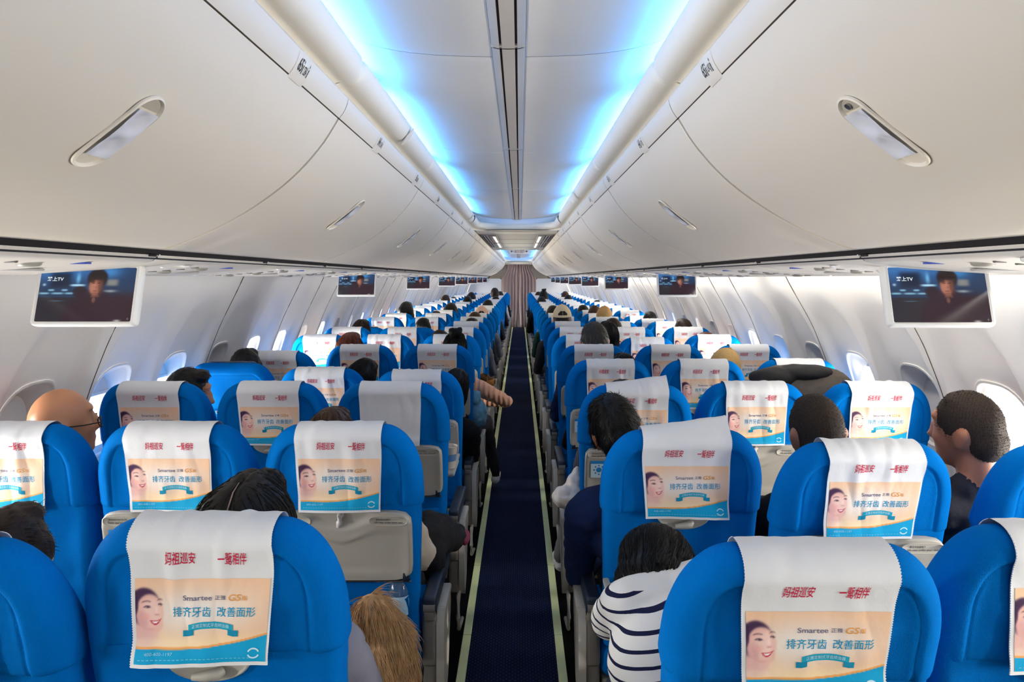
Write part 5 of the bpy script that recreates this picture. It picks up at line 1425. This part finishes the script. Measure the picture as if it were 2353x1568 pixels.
person(-1, 0, 9, 1107, 706, 'short', 'person in a pale pink cap, tenth row left aisle seat', 'black', 'grey', cap=(True, (222, 186, 166)))
# right side -------------------------------------------------------------------
spk, _ = person(1, 0, 1, 1411, 903, 'spiky', 'man with spiky black hair and navy hooded top, second row right aisle', 'black', 'navy', 'dark', head=(10, -4, 4), bulk=1.12, skin='skind', dy=.02)
person(1, 1, 1, 1892, 905, 'cropped', 'man with cropped hair and visible ears, second row right middle seat', 'crop', 'black', dy=-.16, skin='skind')
person(1, 2, 1, 2284, 900, 'cropped', 'man with cropped brown hair turned left at the right photo edge', 'crop', 'dark', head=(2, 0, 36), dy=-.20, skin='skind')
person(1, 0, 2, 1432, 873, 'short', 'person in fine grey check top and grey jeans, third row right aisle', 'black', 'check', 'jeans', 'shoe', legout=-1, bulk=1.1)
person(1, 0, 3, 1441, 811, 'bob', 'person with black hair and black coat, fourth row right aisle', 'black', 'black', bulk=1.12)
person(1, 1, 3, 1678, 806, 'short', 'person in a khaki cap with a small navy mark, right middle seats', 'black', 'dark', cap=(False, (196, 160, 104)))
person(1, 0, 4, 1375, 738, 'grey', 'person with greying black hair standing tall in the fifth row right aisle seat', 'grey', 'navy', head=(4, -8, 0), bulk=1.1, skin='skind')
person(1, 0, 5, 1398, 737, 'bob', 'person with tousled black hair in the sixth row right aisle seat', 'black', 'dark')
person(1, 2, 5, 1671, 763, 'short', 'person with reddish hair top in the sixth row right window seat', 'redbrown', 'dark')
person(1, 2, 6, 1581, 731, 'short', 'person with dark brown hair in the seventh row right window seat', 'dark', 'dark')
person(1, 1, 6, 1409, 730, 'short', 'person with dark hair in the seventh row right middle seat', 'dark', 'dark')
person(1, 0, 7, 1292, 703, 'short', 'person in a cream cap with strap opening, eighth row right aisle', 'dark', 'dark', cap=(True, (226, 206, 166)), skin='skind')
person(1, 1, 8, 1389, 706, 'short', 'person in a tan cap without opening, ninth row right middle seat', 'dark', 'dark', cap=(False, (176, 140, 92)))
for a in [(1, 2, 8, 1512, 715, 'short', 'ninth row right window seat', 'black', 'dark'), (1, 0, 9, 1271, 701, 'bob', 'tenth row right aisle seat', 'black', 'green'), (1, 1, 10, 1340, 700, 'short', 'eleventh row right middle seat', 'black', 'dark'), (1, 2, 14, 1372, 689, 'short', 'fifteenth row right window seat', 'dark', 'dark'), (1, 1, 16, 1306, 677, 'bob', 'seventeenth row right middle seat', 'black', 'dark'), (1, 1, 18, 1299, 669, 'thin', 'nineteenth row right middle seat', 'brown', 'dark'), (1, 0, 20, 1237, 670, 'thin', 'twenty-first row right aisle seat', 'dark', 'dark'), (1, 0, 16, 1249, 667, 'bun', 'seventeenth row right aisle seat', 'black', 'dark')]:
    person(a[0], a[1], a[2], a[3], a[4], a[5], 'person with %s hair in the %s' % ({'black': 'black', 'dark': 'dark brown', 'brown': 'thinning brown'}[a[7]], a[6]), a[7], a[8], near=a[2] < 8)
person(1, 1, 9, 1367, 701, 'thin', 'balding person in the tenth row, right middle seat', 'brown', 'dark', skin='skind', near=False)
person(1, 0, 14, 1244, 681, 'bob', 'person under a black hooded jacket in the fifteenth row right aisle', 'black', 'black', bulk=1.2)
# parting of the nearest head
mb = MB(); mb.tube([(.004*sin(z*30), y, z) for y, z in [(-.03, .806), (-.06, .797), (-.09, .772), (-.108, .74), (-.1185, .70), (-.1185, .66)]], [.0008, .0014, .0016, .0016, .0014, .0008], 6)
pr = mb.obj('parting', mat('scalp', (150, 128, 116), .7), wp, 60); pr.matrix_local = wph
# glasses of the bald man
mb = MB()
for s in (-1, 1):
    mb.tube([(s*.034+.024*cos(t), .128+.0*cos(t)-.006*abs(cos(t)), .668+.018*sin(t)) for t in linspace(0, 2*pi, 21)], .0022, 6)
    mb.tube([(s*.058, .122, .672), (s*.078, .07, .676), (s*.086, .0, .684), (s*.084, -.022, .668)], .0022, 6)
mb.tube([(-.010, .130, .670), (0, .132, .674), (.010, .130, .670)], .002, 6)
g = mb.obj('glasses', M['black'], bald, 60); g.matrix_local = bm_
for r in PPL:
    if 'khaki cap' in r['label']:
        mb = MB(); fn = lambda x, z: (x, -.0955-.0, .735+z)
        mb.rbox((0, -.0955, .742), (.018, .004, .016), .002, 1); mb.rbox((.0, -.097, .728), (.03, .003, .006), .001, 1); mb.obj('cap_mark', CL['navy'], r, 0)

# hood of the navy top
hood = blob('hood', [E_((0, -.075, .53), (.10, .045, .055)), E_((.06, -.06, .515), (.05, .045, .045)), E_((-.06, -.06, .515), (.05, .045, .045))], .009, [CL['navy']], None, 4, lambda c: .004*nz(c.x*30, c.y*30, c.z*30))
link('hood', hood, spk)
# fur trim of the nearest person's coat
fur = mat('fur', (184, 144, 102), .9, [('noise', 200, .4, .003)], var=.6, spec=.1)
for n_ in fur.node_tree.nodes:
    if n_.type == 'TEX_NOISE' and n_.inputs['Scale'].default_value == 6: n_.inputs['Scale'].default_value = 45
inv = None
def world_child(o, parent):
    bpy.context.view_layer.update(); o.parent = parent; o.matrix_parent_inverse = parent.matrix_world.inverted()
fb = blob('fur_trim', [caps('h', (-.292, 1.50, .86), .040, (-.262, 1.52, .78), .058), caps('h', (-.262, 1.52, .78), .058, (-.250, 1.50, .62), .066), E_((-.285, 1.47, .70), (.05, .06, .12))], .012, [fur], None, 3)
fs_ = strands(fb, 5200, .050, .0011, lambda c, n, r: Vector((.35+(c.x+.27)*3, -.35, -1.0)), .28, .16, 9)
mm = MB(); mm.v = [tuple(v.co) for v in fb.vertices]; mm.f = [tuple(f.vertices) for f in fb.polygons]; mm.m = [0]*len(mm.f); mm.add(fs_.v, fs_.f)
fo = mm.obj('fur_trim', fur, None, 180); world_child(fo, wp); fo['label'] = 'tawny fur trim of the coat'
# striped sleeper, folded forward on the tray ------------------------------------
def striped():
    O = Vector((.47, 1.46, .455)); root = empty('person', O, 'person in white and navy striped jersey asleep, head down on the tray', 'person')
    V = lambda x, y, z: Vector((x, y, z))-O
    hR = Matrix.Translation(V(.375, 1.675, .868)) @ Matrix.Rotation(R(-66), 4, 'X') @ Matrix.Rotation(R(12), 4, 'Y') @ Matrix.Rotation(R(-30), 4, 'Z') @ Matrix.Translation((0, -.01, -.69))
    R3 = hR.to_3x3().to_4x4()
    L = [('ell', 'skin', hR @ p[2], p[3], R3) for p in head_prims(Matrix()) if p[0] == 'ell']
    L += [caps('skin', hR @ Vector((0, -.005, .61)), .052, V(.36, 1.57, .87), .055)]
    L += [caps('top', V(.278, 1.53, .866), .056, V(.45, 1.575, .885), .058), caps('top', V(.36, 1.55, .875), .06, V(.37, 1.53, .84), .09), ('ell', 'top', V(.365, 1.50, .75), (.145, .115, .16), None), ('ell', 'top', V(.405, 1.47, .60), (.145, .12, .16), None), ('ell', 'bottom', V(.46, 1.47, .50), (.17, .14, .09), None)]
    L += [caps('top', V(.268, 1.535, .858), .056, V(.243, 1.66, .765), .048), caps('top', V(.243, 1.66, .765), .048, V(.40, 1.78, .765), .036), caps('top', V(.47, 1.59, .87), .058, V(.52, 1.68, .775), .05), caps('top', V(.52, 1.68, .775), .05, V(.38, 1.80, .775), .036)]
    for wx, d in ((.40, 1), (.38, -1)):
        q = V(wx, 1.785, .775); L += [caps('skin', q, .026, q+Vector((d*.05, .02, 0)), .028)]
        for k in range(4): a = q+Vector((d*.065, .0+.016*k-.012, .004)); L += [caps('skin', a, .0095, a+Vector((d*.05, .01, -.008)), .008)]
        a = q+Vector((d*.03, -.03, 0)); L += [caps('skin', a, .010, a+Vector((d*.035, -.015, 0)), .009)]
    for s in (-1, 1):
        L += [caps('bottom', V(.46+s*.09, 1.49, .51), .08, V(.46+s*.11, 1.86, .53), .06), caps('bottom', V(.46+s*.11, 1.86, .52), .056, V(.46+s*.12, 1.93, .13), .042), caps('shoe', V(.46+s*.12, 1.90, .06), .036, V(.46+s*.12, 2.04, .05), .034)]
    me = blob('body', L, .0095, [M['skin'], CL['stripe'], CL['jeans'], CL['shoed']], TAGS, 3, lambda c: .005*nz(c.x*12, c.y*12, c.z*18))
    link('body', me, root)
    h = link('hair', hair_mesh('bob', True), root); h.matrix_local = hR
    h.material_slots[0].link = 'OBJECT'; h.material_slots[0].material = HC['black']
striped()
# ================================================================== loose things
def flat_tray(seat, w, y0, y1, z, xo=0):
    mb = MB(); mb.rbox((xo, (y0+y1)/2, z), (w, y1-y0, .022), .018, 4); mb.rbox((xo, (y0+y1)/2, z+.009), (w-.06, y1-y0-.05, .008), .003, 2)
    for s in (-1, 1): mb.rbox((xo+s*(w/2-.02), y1+.06, z-.015), (.018, .22, .014), .004, 2)
    o = mb.obj('tray_table', M['grey'], seat, 40); return o
# trays folded down: in front of the striped sleeper and by the paper cup
S = SEAT[(1, 0, 1)]; flat_tray(S, .43, 1.625-S.location.y, 1.86-S.location.y, .712, -.02)
S = SEAT[(-1, 0, 3)]; flat_tray(S, .42, 3.06-S.location.y, 3.30-S.location.y, .712, .02)
root = empty('paper_cup', (-.292, 3.13, .7255), 'white paper cup standing on the folded-down left tray beside the aisle', 'cup')
mb = MB(); mb.lathe([(0, 0), (.026, 0), (.027, .002), (.037, .095), (.039, .097), (.039, .1), (.036, .1), (.0255, .006), (0, .006)], 24); mb.obj('cup_body', mat('paper_cup', (226, 214, 196), .6), root, 40)
mb = MB(); mb.lathe([(.0315, .034), (.0352, .065)], 24); mb.obj('printed_band', mat('cup_print', (96, 140, 190), .6), root, 40)
mb = MB(); mb.lathe([(0, .078), (.034, .078)], 20); mb.obj('drink', mat('coffee', (92, 58, 36), .2), root, 40)
def crumple(name, label, cat, prims, m, vox, amp, f):
    me = blob(name, prims, vox, [m], None, 2, lambda c: amp*(abs(nz(c.x*f, c.y*f, c.z*f))*1.2+.6*nz(c.x*f*2.3, c.y*f*2.3, c.z*f*2.3)))
    o = link(name, me); prop(o, label, cat); return o
nap = mat('napkin', (214, 216, 220), .9)
crumple('napkin', 'crumpled white napkin beside the paper cup', 'napkin', [E_((-.345, 3.10, .742), (.032, .028, .016)), E_((-.330, 3.125, .748), (.02, .02, .02))], nap, .005, .006, 60)
bagm = mat('white_bag_film', (222, 214, 204), .45, [('noise', 40, .4, .006)])
crumple('carrier_bag', 'crumpled white carrier bag on the right armrest of the third row', 'bag', [E_((.245, 2.93, .655), (.060, .09, .05)), E_((.215, 2.90, .665), (.045, .06, .045)), E_((.265, 2.96, .70), (.035, .05, .05)), E_((.275, 2.97, .742), (.016, .02, .035))], bagm, .006, .007, 20)
coatm = mat('black_padded_coat', (24, 24, 27), .8, [('noise', 30, .3, .01)], spec=.2)
cr = crumple('coat', 'black padded coat heaped over the left armrest of the second row', 'coat', [E_((-.300, 2.42, .69), (.07, .12, .07)), E_((-.250, 2.47, .665), (.06, .10, .06)), E_((-.215, 2.52, .640), (.045, .09, .04)), E_((-.275, 2.36, .635), (.05, .08, .05)), caps('h', (-.27, 2.40, .64), .04, (-.262, 2.36, .58), .035)], coatm, .010, .010, 16)
mb = MB(); mb.ell((-.172, 2.545, .628), (.018, .05, .024)); li = mb.obj('lining', mat('magenta_lining', (110, 16, 52), .7), cr, 60); li['label'] = 'magenta lining at the sleeve end'
crumple('denim_jacket', 'pale blue denim jacket draped over the left armrest of the fifth row', 'jacket', [E_((-.255, 4.56, .70), (.055, .09, .10)), E_((-.225, 4.60, .68), (.035, .07, .08)), E_((-.262, 4.52, .80), (.035, .05, .05))], CL['denim'], .008, .010, 22)
# heap of dark jacket by the bright right window
jm = mat('charcoal_jacket', (92, 84, 76), .75, [('noise', 26, .4, .012), ('noise', 300, .2, .001)], spec=.25); jb = mat('black_jacket_part', (22, 20, 22), .8, [('noise', 26, .3, .01)])
jr = empty('jacket', (1.29, 3.08, .46), 'bulky charcoal jacket heaped above the seats beside the sunlit right window', 'jacket')
def JW(o):
    o.parent = jr; o.location = (0, 0, 0)
def jl(prims):
    out = []
    for p in prims:
        if p[0] == 'ell': out.append(('ell', p[1], p[2]-jr.location, p[3], p[4]))
        else: out.append((p[0], p[1]-jr.location, p[2], p[3]-jr.location, p[4]))
    return out
me = blob('padded_shell', jl([E_((1.23, 3.08, 1.02), (.19, .12, .185)), E_((1.36, 3.06, 1.05), (.17, .12, .15)), E_((1.30, 3.10, .75), (.20, .14, .25)), E_((1.10, 3.06, .98), (.08, .09, .15)), E_((1.47, 3.05, 1.01), (.07, .09, .13))]), .012, [jm], None, 3, lambda c: .012*nz(c.x*12, c.y*12, c.z*9)+.005*abs(nz(c.x*30, c.y*30, c.z*20)))
JW(link('padded_shell', me))
me = blob('dark_flap', jl([E_((1.15, 3.03, 1.150), (.11, .07, .045)), E_((1.29, 3.04, 1.170), (.13, .08, .038)), E_((1.09, 3.00, 1.10), (.05, .05, .06))]), .009, [jb], None, 3, lambda c: .005*nz(c.x*20, c.y*20, c.z*20)); JW(link('dark_flap', me))
me = blob('sleeve', jl([caps('h', (1.34, 2.97, 1.03), .065, (1.46, 2.98, 1.08), .060), caps('h', (1.46, 2.98, 1.08), .06, (1.51, 3.05, .98), .055)]), .010, [mat('brown_sleeve', (110, 92, 74), .8, [('noise', 40, .3, .008)])], None, 3, lambda c: .005*nz(c.x*22, c.y*22, c.z*22)); JW(link('sleeve', me))
mb = MB(); mb.lathe([(0, .004), (.007, .004), (.009, 0)], 12, 0, Matrix.Translation(Vector((1.405, 2.912, 1.095))-jr.location) @ Matrix.Rotation(R(90), 4, 'X')); JW(mb.obj('button', M['greyd'], None, 40))
# water bottle standing in the pocket of the second-row aisle seat
root = empty('water_bottle', (-.335, 2.045, .515), 'clear blue water bottle tucked in the left second-row seat pocket', 'bottle', rot=(R(-8), 0, 0))
bt = mat('bottle_plastic', (120, 170, 205), .15, spec=.6); bt.node_tree.nodes['Principled BSDF'].inputs['Transmission Weight'].default_value = .75
mb = MB(); mb.lathe([(0, 0), (.030, 0), (.032, .01), (.032, .05), (.030, .055), (.032, .06), (.032, .14), (.026, .165), (.014, .185), (.013, .195)], 20); mb.obj('bottle_body', bt, root, 60)
mb = MB(); mb.lathe([(.0325, .07), (.0325, .125)], 20); mb.obj('bottle_label', mat('bottle_label', (170, 205, 225), .5), root, 60)
mb = MB(); mb.lathe([(.0145, .193), (.0145, .21), (0, .211)], 16); mb.obj('bottle_cap', mat('bottle_cap', (60, 120, 190), .4), root, 60)

w_ = bpy.data.scenes.get('workshop')
if w_: bpy.data.scenes.remove(w_)
